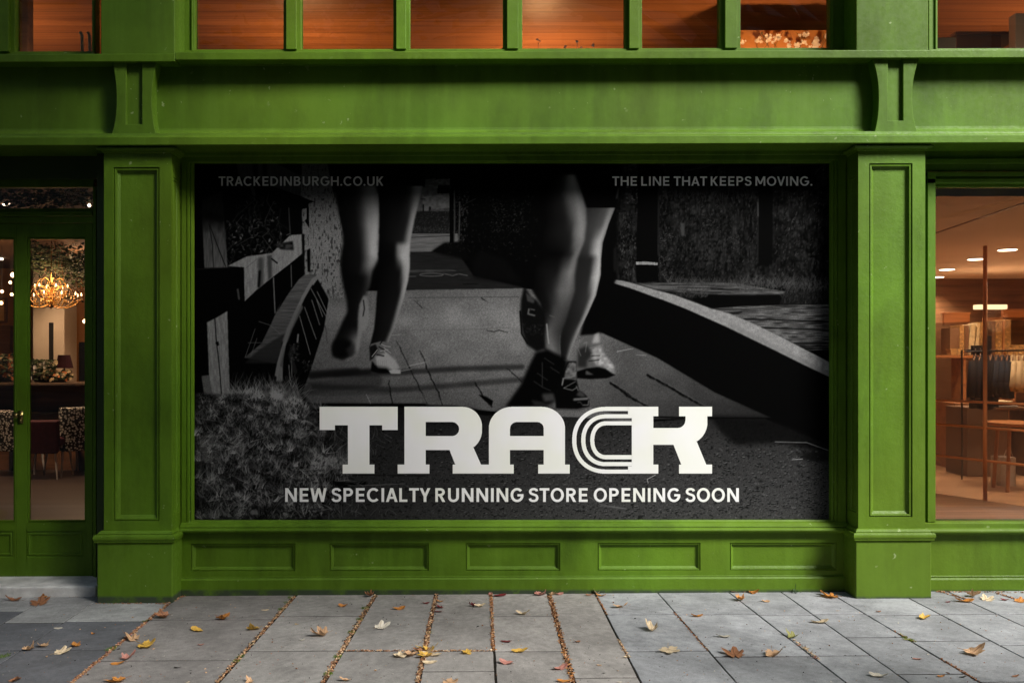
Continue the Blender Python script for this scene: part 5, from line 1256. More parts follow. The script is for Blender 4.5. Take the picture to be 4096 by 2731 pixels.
p0, p1 = pd(-90, 1300, 14.9), pd(42, 1440, 14.9); b = MB(); b.box(p0.x, p1.x, 8.88, 8.99, p1.z, p0.z); tag(b.build('fireplace_surround', M['walnut'], shear=0, bevel=.01), 'dark wooden surround below the picture behind the left door leaf', 'surround')
# hanging foliage
def foliage(name, n, fn, s0, s1, mat, lab, cat, parent=None, kind=None):
    b = MB()
    for _ in range(n):
        c0 = fn(); s = rnd.uniform(s0, s1); M_ = Matrix.Rotation(rnd.uniform(0, 6.28), 3, 'Z') @ Matrix.Rotation(rnd.uniform(-1.4, 1.4), 3, 'X')
        b.add([c0 + M_ @ Vector(q) * s for q in ((-.5, 0, 0), (0, -.3, .1), (.5, 0, 0), (0, .3, .1))], [(0, 1, 2, 3)])
    o = b.build(name, mat, parent, shear=0, fixn=False)
    if lab: tag(o, lab, cat)
    if kind: tag(o, kind=kind)
    return o
hg = foliage('hanging_foliage', 2600, lambda: (lambda f: pd(80 + 290 * f + rnd.gauss(0, 14), 960 + 120 * f + rnd.gauss(0, 42) + (90 * rnd.random() ** 3 if f < .7 else 0), 11.8 + rnd.uniform(-.5, .5)))(rnd.random()), .03, .08, M['leaf_dark'], 'dark trailing foliage hung from the restaurant ceiling above the chandelier', 'plant')
b = MB()
for k in range(14):
    p = pd(210 + rnd.uniform(-30, 60), 990, 11.6 + rnd.uniform(-.2, .2)); q_ = [(p.x, p.y, 2.98)]
    for j in range(6): q_.append((q_[-1][0] + rnd.uniform(-.015, .015), p.y, q_[-1][2] - .1))
    b.tube(q_, .004, 5)
b.build('stem', M['walnut'], hg, shear=0)
gar = foliage('transom_garland', 1500, lambda: pd(rnd.uniform(-240, 378), rnd.gauss(790, 26), 7.3 + rnd.uniform(-.3, .3)), .02, .055, M['leaf_dark'], 'dried leafy garland seen through the window over the doors', 'garland')
tw = foliage('blossom', 170, lambda: pd(rnd.gauss(285, 26), rnd.gauss(775, 22), 7.0 + rnd.uniform(-.05, .05)), .012, .03, M['petal_white'], None, None, gar, 'stuff')
b = MB(); b.lathe(pd(357, 822, 7.1), [(.004, -.012), (.014, 0), (.004, .014)], 10); tag(b.build('light_bulb', M['ceiling_lamp'], shear=0, smooth=True), 'small glowing bulb at the right end of the transom window', 'bulb')
for k, (px, py, lab) in enumerate(((319, 972, 'left one of a pair'), (343, 973, 'right one of a pair'), (2, 986, 'behind the left door leaf'))):
    q0 = pd(px, py, 13.2 + .1 * k); b = MB(); b.lathe((q0.x, q0.y, 2.955), [(.035, 0), (.035, .024)], 14); tag(b.build('downlight', M['ceiling_lamp'], shear=0), f'tiny round restaurant downlight, {lab}', 'ceiling light', 'restaurant downlights')
for px, py, s, lab in ((51, 1100, .03, 'brightest bulb behind the left door leaf'), (41, 1130, .02, 'bulb just under the brightest one'), (8, 1166, .02, 'bulb left of the branch'), (47, 1178, .02, 'lowest bulb by the door stile'), (338, 1285, .025, 'bulb near the right side of the door glass'), (5, 1212, .022, 'bulb in front of the picture')):
    b = MB(); c0 = pd(px, py, 11.9); b.lathe(c0, [(.002, -s), (s * .8, -s * .5), (s, 0), (s * .6, s * .8), (.002, s * 1.1)], 10); hb = b.build('hanging_bulb', M['warm_bulb'], shear=0, smooth=True); b = MB(); b.tube([c0 + Vector((0, 0, s)), (c0.x, c0.y, 2.98)], .0015, 5); b.build('cord', M['black_metal'], hb, shear=0)
    tag(hb, f'glowing hanging bulb, {lab}', 'bulb', 'hanging bulbs in the restaurant')
# counter with flowers and a lamp
p0, p1 = pd(-120, 1528, 11.6), pd(420, 1528, 11.6)
b = MB(); b.box(p0.x, p1.x, 5.4, 5.95, p0.z - .035, p0.z); ct = b.build('counter', M['table_top'], shear=0, bevel=.006); tag(ct, 'long dark counter carrying the flowers and the purple lamp', 'counter')
b = MB(); b.box(p0.x + .05, p1.x - .05, 5.8, 5.9, .08, p0.z - .035); b.build('front_panel', M['walnut'], ct, shear=0)
zc = p0.z
def flowers(name, pa, pb, h, n, mats, lab):
    root = thing(name, (pd((pa + pb) / 2, 1528, 11.6).x, 5.65, zc), lab, 'flowers')
    def f(): return pd(rnd.uniform(pa, pb), 0, 11.6) * 1.0
    def pos():
        q_ = pd(rnd.uniform(pa, pb), 1500, 11.6 + rnd.uniform(-.2, .2)); return Vector((q_.x, q_.y, zc + .02 + h * rnd.random() ** .8))
    foliage('leaves', n, pos, .03, .08, M['leaf_dark'], None, None, root, 'stuff')
    for mt, cnt, s in mats:
        b = MB()
        for _ in range(cnt):
            c0 = pos()
            for j in range(7):
                an = 6.28 * j / 7 + rnd.random(); d = Vector((math.cos(an), -.35, math.sin(an))) * s * rnd.uniform(.7, 1.1); e_ = Vector((-d.z, 0, d.x)) * .42
                b.add([c0, c0 + d * .6 + e_, c0 + d, c0 + d * .6 - e_], [(0, 1, 2, 3)])
        tag(b.build('petals', M[mt], root, shear=0, fixn=False), kind='stuff')
    b = MB(); cxx = pd((pa + pb) / 2, 0, 11.6).x; b.lathe((cxx, 5.65, zc), [(.07, 0), (.10, .06), (.09, .09)], 14, sx=1.5); b.build('vase', M['black_metal'], root, shear=0, smooth=True)
flowers('flower_arrangement', 108, 225, .26, 420, [('petal_white', 16, .03), ('petal_cream', 14, .028)], 'leafy arrangement with pale blooms on the counter behind the right door leaf')
flowers('flower_arrangement', 165, 290, .13, 160, [('petal_cream', 70, .022), ('petal_orange', 20, .022)], 'low mass of golden flowers in front of the purple lamp')
flowers('flower_arrangement', -60, 62, .33, 420, [('petal_orange', 34, .035), ('petal_cream', 30, .03)], 'tall orange and cream flowers behind the left door leaf')
q0 = pd(257, 1472, 12.2); tl = thing('table_lamp', (q0.x, q0.y, zc), 'table lamp with a dark purple tapered shade', 'lamp')
b = MB(); b.lathe((q0.x, q0.y, q0.z), [(.115, 0), (.075, .175), (.07, .175), (.11, 0)], 20); b.build('lamp_shade', M['shade_purple'], tl, shear=0)
b = MB(); b.lathe((q0.x, q0.y, zc), [(.06, 0), (.06, .015), (.012, .03), (.01, q0.z - zc + .05)], 12); b.build('base', M['black_metal'], tl, shear=0)
# seats and tables
def chair(name, px, d, w, h, mat, lab, rz=0.0, legm='white_metal', arms=True):
    q0 = pd(px, 1900, d); r_ = thing(name, (q0.x, q0.y, .08), lab, 'chair', 'chairs in the restaurant'); c0, s0_ = math.cos(rz), math.sin(rz)
    def W(x, y, z): return Vector((q0.x + x * c0 - y * s0_, q0.y + x * s0_ + y * c0, .08 + z))
    b = MB(); b.obox(W(0, .22, .44), w, .46, .10, rz); b.build('seat', mat, r_, shear=0, bevel=.03, seg=3)
    b = MB(); n = 8; vs = []
    for k in range(n + 1):
        f = k / n * 2 - 1; yb = .05 * (1 - f * f) * -1
        for yy, zz in ((yb, .30), (yb - .02, h), (yb + .06, h + .01), (yb + .07, .36)): vs.append(W(f * w / 2, yy, zz))
    fs = [tuple((k * 4 + j, k * 4 + (j + 1) % 4, k * 4 + 4 + (j + 1) % 4, k * 4 + 4 + j)) for k in range(n) for j in range(4)] + [(0, 1, 2, 3), (n * 4, n * 4 + 3, n * 4 + 2, n * 4 + 1)]
    b.add(vs, fs); b.build('backrest', mat, r_, shear=0, bevel=.02, seg=3)
    for x in (-1, 1):
        for y in (.03, .40):
            b = MB(); b.tube([W(x * (w / 2 - .05), y, .40), W(x * (w / 2 - .01), y + (-.03 if y < .1 else .03), 0)], [.016, .009], 10); b.build('leg', M[legm], r_, shear=0)
    return r_
chair('dining_chair', 148, 10.9, .50, .70, M['upholstery_maroon'], 'maroon upholstered chair with its back to the door glass')
chair('dining_chair', 315, 11.25, .46, .84, M['patterned'], 'black and white patterned chair at the right of the door glass', .9)
chair('dining_chair', 10, 11.2, .46, .80, M['patterned'], 'black and white patterned chair behind the left door leaf', -.4)
chair('dining_chair', 60, 12.6, .50, .84, M['cloth_black'], 'black chair behind the meeting stiles of the doors', .1)
def table(px0, px1, d, lab, z=.76):
    a, c_ = pd(px0, 1640, d), pd(px1, 1640, d); r_ = thing('dining_table', ((a.x + c_.x) / 2, a.y + .35, .08), lab, 'table', 'tables in the restaurant')
    b = MB(); b.box(a.x, c_.x, a.y, a.y + .75, .08 + z - .035, .08 + z); b.build('tabletop', M['table_top'], r_, shear=0, bevel=.006)
    for x in (a.x + .06, c_.x - .06):
        for y in (a.y + .06, a.y + .69): b = MB(); b.box(x - .02, x + .02, y - .02, y + .02, .08, .08 + z - .035); b.build('leg', M['black_metal'], r_, shear=0)
    return r_
table(70, 322, 11.7, 'dark table between the maroon and the patterned chair'); table(-180, 55, 11.7, 'dark table behind the left door leaf'); table(250, 420, 13.4, 'dark table furthest back near the orange wall', .74)
q0, q1_ = pd(158, 1545, 13.0), pd(285, 1545, 13.0)
b = MB(); b.box(q0.x, q1_.x + .05, 6.98, 7.1, .5, q0.z); bq = b.build('banquette', M['striped'], shear=0, bevel=.03, seg=3); tag(bq, 'striped banquette back with cushions behind the table', 'bench')
b = MB(); b.box(q0.x, q1_.x + .05, 6.55, 6.98, .3, .52); b.build('seat', M['cloth_black'], bq, shear=0, bevel=.03)
for k, (px, lab, c_) in enumerate(((185, 'empty water glass standing on the table near the door stile', .06), (120, 'folded cream napkin on the table beside the glass', .03))):
    q0 = pd(px, 1636, 12.0)
    b = MB()
    if k == 0: b.lathe((q0.x, q0.y, .841), [(.028, 0), (.034, .09), (.031, .09), (.026, .006)], 14); tag(b.build('drinking_glass', glass('tumbler', (.95, .95, .95), .12), shear=0, smooth=True), lab, 'glass')
    else: b.box(q0.x - .06, q0.x + .06, q0.y - .05, q0.y + .05, .841, .862); tag(b.build('napkin', M['petal_cream'], shear=0, bevel=.006), lab, 'napkin')
lamp('restaurant_ceiling_glow', (-5.2, 6.4, 2.6), 34, (1, .62, .34), .3, chd); 
for k, (x_, y_, w) in enumerate(((-4.4, 2.6, 22), (-5.6, 4.4, 70), (-4.9, 4.6, 60), (-6.3, 7.4, 60), (-5.2, 7.6, 50))):  # extra spots added to brighten the restaurant furniture
    b = MB(); b.lathe((x_, y_, 2.968), [(.04, 0), (.04, .011)], 14); dl = b.build('downlight', M['ceiling_lamp'], shear=0); tag(dl, 'small restaurant downlight ' + ('just inside the doors', 'above the left table', 'above the maroon chair', 'at the back beside the column', 'at the back by the orange wall')[k], 'ceiling light', 'downlights added to brighten the restaurant tables'); spot('glow', (x_, y_, 2.95), w, (1, .66, .40), dl, 100)

# ---------------- boutique
for k, (px, py, lab) in enumerate(((4030, 1003, 'nearest the street'), (3905, 1040, 'second from the street'), (3788, 1081, 'third from the street'), (3748, 1111, 'furthest, cut by the window frame'))):
    d = 1.085 * FPX / (CY - py); q0 = pd(px, py, d)
    b = MB(); b.lathe((q0.x, q0.y, 2.648), [(.088, 0), (.088, .011)], 28); dl = b.build('downlight', M['ceiling_lamp'], shear=0); tag(dl, f'round boutique downlight, {lab}', 'ceiling light', 'round downlights in the boutique ceiling')
    b = MB(); b.lathe((q0.x, q0.y, 2.652), [(.10, 0), (.10, .007)], 28); b.build('trim', M['white_metal'], dl, shear=0)
    spot('glow', (q0.x, q0.y, 2.63), 85, (1, .80, .58), dl)
b = MB(); a, c_ = pd(3700, 945, 8.2), pd(4200, 777, 6.3)
a = Vector((X(3743, 2.24), 2.24, 2.655)); c_ = Vector((X(4096, .62), .62, 2.655)); dv = (c_ - a).normalized(); nn = Vector((-dv.y, dv.x, 0)) * .012
a -= dv * 1.5; c_ += dv * 2
b.add([a - nn, c_ - nn, c_ + nn, a + nn, a - nn + Vector((0, 0, .02)), c_ - nn + Vector((0, 0, .02)), c_ + nn + Vector((0, 0, .02)), a + nn + Vector((0, 0, .02))], [(0, 1, 2, 3), (4, 5, 6, 7), (0, 1, 5, 4), (1, 2, 6, 5), (2, 3, 7, 6), (3, 0, 4, 7)])
tag(b.build('ceiling_track', M['walnut'], shear=0), 'thin dark track running across the boutique ceiling', 'track')
# partition of copper coloured rails
A_, B_ = Vector((4.88, 3.70, 0)), Vector((5.62, 2.20, 0)); pdv = (B_ - A_)
pr = thing('glazed_partition', (A_.x, A_.y, .10), 'glazed boutique partition with copper post and rails', 'partition')
def PPt(t_, z): q_ = A_ + pdv * t_; return Vector((q_.x, q_.y, z))
tp_ = .335
b = MB(); b.tube([PPt(tp_, .10), PPt(tp_, 2.655)], .020, 14); b.build('post', M['copper_pipe'], pr, shear=0, smooth=True)
b = MB(); b.tube([PPt(1.0, .10), PPt(1.0, 2.655)], .020, 14); b.build('post', M['copper_pipe'], pr, shear=0, smooth=True)
for z in (1.085, .50, .83): b = MB(); b.tube([PPt(-.05 if z != .83 else .0, z), PPt(1.0, z)], .013, 12); b.build('rail', M['copper_pipe'], pr, shear=0, smooth=True)
b = MB(); q_ = [PPt(0, .10), PPt(1, .10), PPt(1, 1.9), PPt(0, 1.9)]; nv_ = Vector((-pdv.y, pdv.x, 0)).normalized() * .004
b.add([v - nv_ for v in q_] + [v + nv_ for v in q_], [(0, 1, 2, 3), (4, 5, 6, 7), (0, 1, 5, 4), (1, 2, 6, 5), (2, 3, 7, 6), (3, 0, 4, 7)]); b.build('glass_pane', glass('partition_glass', (.80, .78, .76), .03), pr, shear=0)
# shelf wall
def sx(px, d): return (px - CX) * d / FPX
ys = 12.3 - DIST
b = MB(); b.box(sx(3740, 12.3), 9.9, ys, ys + .35, 1.52, 1.56); shf = b.build('wall_shelf', M['oak_panel'], shear=0, bevel=.004); tag(shf, 'long wooden shelf on the boutique wall carrying boards and boxes', 'shelf')
for px in (3862, 4060): b = MB(); b.box(sx(px, 12.3) - .02, sx(px, 12.3) + .02, ys + .02, ys + .33, .1, 1.52); b.build('upright', M['oak_panel'], shf, shear=0)
b = MB(); b.box(sx(3798, 12.5), sx(3905, 12.5), ys + .36, ys + .4, 1.98, 2.13); b.box(sx(3798, 12.5), sx(3908, 12.5), ys + .35, ys + .42, 2.13, 2.15); tag(b.build('wooden_sign_board', M['oak_panel'], shear=0, bevel=.004), 'plain orange wooden board above the left end of the shelf', 'board')
b = MB(); b.box(sx(4040, 12.5), sx(4300, 12.5), ys + .36, ys + .42, 2.08, 2.20); b.box(sx(3965, 12.5), sx(4040, 12.5), ys + .36, ys + .42, 2.02, 2.08); tag(b.build('wooden_rail', M['oak_panel'], shear=0, bevel=.004), 'orange wooden rail high on the boutique wall at the right', 'rail')
bd = [(3800, 3838, 1312, 'walnut', 'dark brown marbled', .0), (3839, 3857, 1300, 'marbled', 'narrow orange marbled', 0), (3859, 3876, 1302, 'walnut', 'narrow dark', 0), (3877, 3899, 1298, 'petal_cream', 'leaning pale cream', .10), (3905, 3918, 1292, 'petal_cream', 'thin yellowish', .08), (3920, 3932, 1288, 'marbled', 'thin orange', .06), (3934, 3950, 1288, 'marbled', 'speckled tan', .04), (3968, 3982, 1284, 'walnut', 'black ended', 0), (3984, 4008, 1282, 'marbled', 'broad speckled', .03), (4012, 4020, 1284, 'copper_pipe', 'very thin copper coloured', .0), (4018, 4044, 1278, 'marbled', 'tall marbled', .03)]
for a, c_, top, mt, lab, ln in bd:
    x0, x1 = sx(a, 12.35), sx(c_, 12.35); h = 1.56 + (CY - top) * 12.35 / FPX - 1.56; b = MB(); b.obox(((x0 + x1) / 2, ys + .17, 1.561 + h / 2), x1 - x0, .24, h, 0, 0, ln)
    tag(b.build('sample_board', M[mt], shear=0, bevel=.003), f'{lab} sample board standing on the boutique shelf', 'board', 'boards standing on the boutique shelf')
b = MB(); b.box(sx(3908, 12.2), sx(3950, 12.2), ys + .0, ys + .05, 1.561, 1.69); b.box(sx(3908, 12.2), sx(3950, 12.2), ys + .0, ys + .16, 1.561, 1.60); tag(b.build('storage_box', M['cloth_black'], shear=0, bevel=.003), 'flat black box on the shelf left of the copper post', 'box')
b = MB(); b.box(sx(3968, 12.1), sx(3992, 12.1), ys - .05, ys + .0, 1.561, 1.82); tag(b.build('carrier_bag', M['cloth_black'], shear=0, bevel=.003), 'upright black carrier bag on the shelf right of the copper post', 'bag')
b = MB(); b.box(sx(3820, 12.2), sx(3858, 12.2), ys, ys + .12, 1.561, 1.63); b.box(sx(3816, 12.2), sx(3861, 12.2), ys - .005, ys + .125, 1.63, 1.645); tag(b.build('small_tray', M['marbled'], shear=0, bevel=.003), 'small lidded marbled tray at the left end of the shelf', 'tray')
b = MB(); b.box(sx(4048, 12.2), sx(4130, 12.2), ys, ys + .2, 1.561, 1.66); b.box(sx(4070, 12.2), sx(4140, 12.2), ys + .01, ys + .19, 1.661, 1.70); tag(b.build('stacked_cartons', M['marbled'], shear=0, bevel=.003), 'two flat orange cartons at the right end of the shelf', 'cartons')
b = MB(); q0, q1_ = pd(3912, 1218, 12.0), pd(4030, 1236, 12.0); b.box(q0.x, q1_.x, q0.y, q0.y + .12, q1_.z, q0.z); lp = b.build('wall_light', M['lit_panel'], shear=0, bevel=.004); tag(lp, 'glowing horizontal light panel on the boutique wall', 'light')
lamp('glow', (q0.x + .1, q0.y - .25, 2.0), 10, (1, .62, .32), .15, lp)
# low cupboards under the shelf
b = MB(); b.box(sx(3770, 12.0), sx(3890, 12.0), 5.7, 6.2, .1, .95)
cb = b.build('low_cabinet', M['oak_panel'], shear=0, bevel=.006); tag(cb, 'low orange wooden cabinet beneath the boutique shelf', 'cabinet')
for k in range(2): b = MB(); x0 = sx(3776 + 58 * k, 12.0); b.box(x0, x0 + .165, 5.685, 5.7, .2, .9); b.build('cabinet_door', M['walnut'], cb, shear=0, bevel=.004)
# clothes rail
rl = thing('clothes_rail', (sx(3990, 10.6), 4.6, .1), 'black metal clothes rail holding dark and tan garments', 'clothes rail')
xa, xb = sx(3880, 10.5), sx(4330, 10.5)
b = MB(); b.tube([(xa - .02, 4.55, 1.60), (xb, 4.55, 1.63)], .011, 10); b.build('bar', M['black_metal'], rl, shear=0)
for x in (xa + .04, xb - .04): b = MB(); b.tube([(x, 4.75, .1), (x, 4.75, 1.62), (x, 4.56, 1.62)], .011, 8); b.build('stand', M['black_metal'], rl, shear=0)
def garment(x, L, mt, rz, lab, wd=.42):
    r_ = thing('hanging_garment', (x, 4.55, 1.60), lab, 'garment', 'garments hanging on the boutique rail'); c0, s0_ = math.cos(rz), math.sin(rz)
    def W(u, v, z): return Vector((x + u * c0 - v * s0_, 4.55 + u * s0_ + v * c0, 1.60 + z))
    rows = [(.0, .05, .02), (-.04, .07, .03), (-.07, wd * .42, .04), (-.10, wd * .5, .045), (-.22, wd * .53, .05), (-L * .7, wd * .5, .055), (-L, wd * .52, .06)]
    b = MB(); vs = []; seg = 12
    for z, w_, th in rows:
        for k in range(seg):
            an = 6.28 * k / seg; fold = 1 + .22 * math.sin(5 * an + z * 9 + x * 40) * (z < -.15); vs.append(W(w_ * math.cos(an), th * math.sin(an) * fold, z - .04))
    fs = [(i * seg + k, i * seg + (k + 1) % seg, (i + 1) * seg + (k + 1) % seg, (i + 1) * seg + k) for i in range(len(rows) - 1) for k in range(seg)] + [tuple(range(seg)), tuple(range((len(rows) - 1) * seg, len(rows) * seg))]
    b.add(vs, fs)
    for s in (-1, 1): b.tube([W(s * wd * .42, 0, -.12), W(s * wd * .56, .01, -.3), W(s * wd * .60, .02, -min(L, .52))], [.05, .048, .042], 10)
    b.build('cloth', M[mt], r_, shear=0, smooth=True)
    b = MB(); b.tube([W(-wd * .4, 0, -.10), W(0, 0, -.035), W(wd * .4, 0, -.10)], .008, 6); b.tube([W(0, 0, -.035), W(0, 0, .0), W(.012, 0, .022), W(.0, 0, .034), W(-.012, 0, .022)], .003, 5); b.build('hanger', M['walnut'], r_, shear=0)
gs = [('cloth_black', .62, 'long black')] * 4 + [('cloth_navy', .50, 'dark navy')] * 3 + [('cloth_tan', .42, 'tan')] * 4 + [('cloth_grey', .46, 'grey')] * 4
x = xa + .09
ordn = ['first', 'second', 'third', 'fourth', 'fifth']
cnt = {}
for k, (mt, L, lab) in enumerate(gs):
    n_ = cnt.get(lab, 0); cnt[lab] = n_ + 1
    garment(x, L + rnd.uniform(-.02, .02), mt, R(58) + rnd.uniform(-.06, .06), f'{lab} garment on the rail, {ordn[n_]} of its colour from the left'); x += .062
# round table and things on it
q0 = Vector((sx(4070, 9.9), 3.9, 0)); rt = thing('round_table', (q0.x, q0.y, .1), 'round wooden table at the right edge of the boutique window', 'table')
b = MB(); b.lathe((q0.x, q0.y, .80), [(.30, 0), (.33, .02), (.33, .035), (.0, .036)], 40); b.build('tabletop', M['oak_panel'], rt, shear=0)
for an in (.6, 2.2, 3.8, 5.4): b = MB(); b.tube([(q0.x + .2 * math.cos(an), q0.y + .2 * math.sin(an), .80), (q0.x + .25 * math.cos(an), q0.y + .25 * math.sin(an), .1)], .02, 8); b.build('leg', M['oak_panel'], rt, shear=0)
b = MB(); a = sx(4003, 10.2); b.box(a, a + .17, 4.2, 4.4, .1, .42); b.tube([(a + .03, 4.2, .42), (a + .06, 4.2, .50), (a + .11, 4.2, .50), (a + .14, 4.2, .42)], .004, 6)
tag(b.build('paper_bag', plain('white_card', (.6, .58, .55), .7, var=.05), shear=0, bevel=.004), 'white paper bag on the boutique floor under the round table', 'bag')
b = MB(); a = sx(3905, 10.8); b.box(a, a + .5, 5.0, 5.5, .1, .93); ds = b.build('display_plinth', M['dim_plaster'], shear=0, bevel=.006); tag(ds, 'brown display plinth below the black garments', 'plinth')
for k, (c_, w_, lab) in enumerate((('petal_cream', .20, 'cream folded pullover, top of the pile'), ('cloth_black', .24, 'black folded pullover, middle of the pile'), ('white_card', .26, 'white folded shirt, bottom of the pile'))):
    b = MB(); a = sx(4010, 10.9); z0 = .931 + .026 * (2 - k); b.box(a, a + w_, 5.02, 5.3, z0, z0 + .024); tag(b.build('folded_garment', M[c_], shear=0, bevel=.01), lab, 'garment')
b = MB(); a = sx(3985, 11.0); b.box(a, a + .42, 4.99, 5.4, .9, .93); b.box(a + .02, a + .05, 5.02, 5.36, .1, .9); b.box(a + .37, a + .40, 5.02, 5.36, .1, .9); tag(b.build('side_table', M['walnut'], shear=0, bevel=.004), 'narrow walnut side table carrying folded garments', 'table')
for k, (x_, y_, w) in enumerate(((5.0, 1.3, 95), (6.6, 1.5, 80), (6.4, 3.0, 95), (8.2, 3.4, 80), (8.2, 5.6, 80), (7.5, 5.0, 100))):  # more downlights added outside the view to light the boutique
    b = MB(); b.lathe((x_, y_, 2.648), [(.088, 0), (.088, .011)], 24); dl = b.build('downlight', M['ceiling_lamp'], shear=0); tag(dl, 'added round boutique downlight ' + ('just inside the street window', 'right of the one inside the window', 'above the round table', 'at the far right of the room', 'in the far right back corner', 'above the middle of the clothes rail')[k], 'ceiling light', 'downlights added out of view in the boutique ceiling'); spot('glow', (x_, y_, 2.63), w * 1.15, (1, .80, .58), dl)

OPH1, OPH2 = 18.0, 16.5  # tenement heights chosen so these unseen houses shade the lower shopfront
# ================================================================ across the street and above: unseen houses and an added tree that shade the shop
plain('bark', (.10, .08, .06), .9, .2, var=.35, scale=6, bump=.8, bscale=30)
t = NT('autumn_foliage'); t.bsdf(rough=.7, spec=.2); t.l(t.ramp(t.noise(1.4, 3, .6), [(.3, (.06, .08, .015)), (.55, (.16, .10, .02)), (.75, (.22, .12, .02))]), t.b.inputs['Base Color']); M['foliage'] = t.m
def occluder_tree(x, y, R3, c3, n, lab, seed):
    r = random.Random(seed); root = thing('occluder_tree', (x, y, 0), lab, 'tree'); c3 = Vector(c3)
    b = MB(); b.tube([(x, y, -.1), (x + .05, y, 1.5), (x - .03, y + .05, 3.2), (c3.x * .3 + x * .7, (c3.y + y) / 2, 5)], [.24, .18, .15, .11], 12)
    for k in range(14):
        e_ = c3 + Vector((r.gauss(0, .5) * R3[0], r.gauss(0, .5) * R3[1], r.gauss(0, .4) * R3[2])); s = Vector((x - .03, y + .05, 3.4 + r.random() * 1.6)); m_ = (s + e_) / 2 + Vector((0, 0, .5)); b.tube([s, m_, e_], [.07, .045, .012], 7)
    b.build('trunk', M['bark'], root, shear=0, smooth=True)
    b = MB(); cl = [Vector((r.gauss(0, .42) * R3[0], r.gauss(0, .42) * R3[1], r.gauss(0, .4) * R3[2])) for _ in range(46)]
    for _ in range(n):
        c0 = c3 + r.choice(cl) + Vector((r.gauss(0, .55), r.gauss(0, .55), r.gauss(0, .4))); s = r.uniform(.12, .24)
        M_ = Matrix.Rotation(r.uniform(0, 6.28), 3, 'Z') @ Matrix.Rotation(r.uniform(-1.2, 1.2), 3, 'X')
        b.add([c0 + M_ @ Vector(q) * s for q in ((-.5, 0, 0), (0, -.35, .08), (.5, 0, 0), (0, .35, .08))], [(0, 1, 2, 3)])
    b.build('crown', M['foliage'], root, shear=0, fixn=False)
occluder_tree(3.6, -2.9, (3.4, 3.2, 2.4), (-.2, -4.6, 7.2), 11000, 'unseen tree in autumn leaf, added at the kerb to shade the shop', 4)  # added out of view; its crown is placed to shade the left side
plain('stone_facade', (.20, .19, .18), .85, .3, var=.15, scale=.8)
plain('window_dark', (.02, .022, .025), .1, .6, var=.1)
def opposite(x0, x1, h, lab, floors=4):
    b = MB(); yb = -16.0; b.box(x0, x1, yb - 8, yb, -.1, h); b.box(x0 - .1, x1 + .1, yb - 8, yb + .25, h, h + .35); root = b.build('townhouse', M['stone_facade'], shear=0); tag(root, lab, 'building', 'houses across the street')
    nx = max(int((x1 - x0) / 2.4), 1); dx = (x1 - x0) / nx
    for f in range(floors):
        for i in range(nx):
            cx0 = x0 + dx * (i + .5); z0 = .9 + f * (h - .6) / floors; b = MB(); b.box(cx0 - .55, cx0 + .55, yb + .004, yb + .03, z0, z0 + 1.7); w = b.build('window', M['window_dark'], root, shear=0)
            b = MB(); b.box(cx0 - .65, cx0 + .65, yb + .004, yb + .12, z0 - .12, z0 - .01); b.build('sill', M['stone_facade'], w, shear=0)
opposite(-30, -9, 13, 'tall grey stone townhouse across the street on the left'); opposite(-8.9, 6.5, 11, 'grey stone townhouse directly across the street', 3)
opposite(6.6, 17.0, OPH1, 'tallest grey stone tenement across the street on the right, height set to shade the shop', 5); opposite(17.1, 36, OPH2, 'grey stone tenement at the far right end across the street, height set to shade the shop', 5)
# ================================================================ fallen leaves, litter in the joints, weeds
def leaf_mat(name, c, c2, vein):
    t = NT(name); t.bsdf(rough=.55, spec=.35); v = t.obj()
    n = t.noise(38, 4, .65, vec=v)
    col = t.ramp(n, [(.32, c2), (.62, c)])
    sp = t.ramp(t.noise(120, 2, .5, vec=v), [(.66, G_(0)), (.72, G_(1))]); col = t.mix(t.math('MULTIPLY', sp, .6), col, tuple(x * .4 for x in c2))
    a = t.n('ShaderNodeAttribute'); a.attribute_name = 'vein'; col = t.mix(t.math('MULTIPLY', a.outputs['Fac'], .75), col, vein)
    t.l(col, t.b.inputs['Base Color']); t.bump(n, .5, .002)
    tr = t.n('ShaderNodeBsdfTranslucent'); t.l(col, tr.inputs[0]); mx = t.n('ShaderNodeMixShader'); mx.inputs[0].default_value = .15
    t.l(t.b.outputs[0], mx.inputs[1]); t.l(tr.outputs[0], mx.inputs[2]); t.l(mx.outputs[0], t.out.inputs[0]); return t.m
LM = {'yellow': leaf_mat('leaf_yellow', (.78, .50, .10), (.62, .34, .05), (.30, .16, .03)), 'orange': leaf_mat('leaf_orange', (.72, .32, .07), (.52, .18, .04), (.22, .07, .02)),
      'tan': leaf_mat('leaf_tan', (.72, .47, .27), (.52, .29, .15), (.22, .11, .05)), 'cream': leaf_mat('leaf_cream', (.82, .68, .46), (.68, .50, .30), (.36, .24, .13)),
      'brown': leaf_mat('leaf_brown', (.42, .19, .09), (.26, .11, .05), (.10, .04, .02)), 'pink': leaf_mat('leaf_pink', (.55, .26, .20), (.40, .16, .13), (.25, .10, .08)),
      'red': leaf_mat('leaf_red', (.25, .03, .035), (.14, .02, .022), (.07, .012, .012)), 'white': leaf_mat('leaf_white', (.72, .68, .58), (.58, .50, .38), (.4, .32, .22)),
      'green': leaf_mat('leaf_green', (.34, .34, .12), (.24, .22, .06), (.45, .40, .2)), 'dark': leaf_mat('leaf_dark_scrap', (.02, .015, .012), (.012, .01, .008), (.01, .008, .006))}
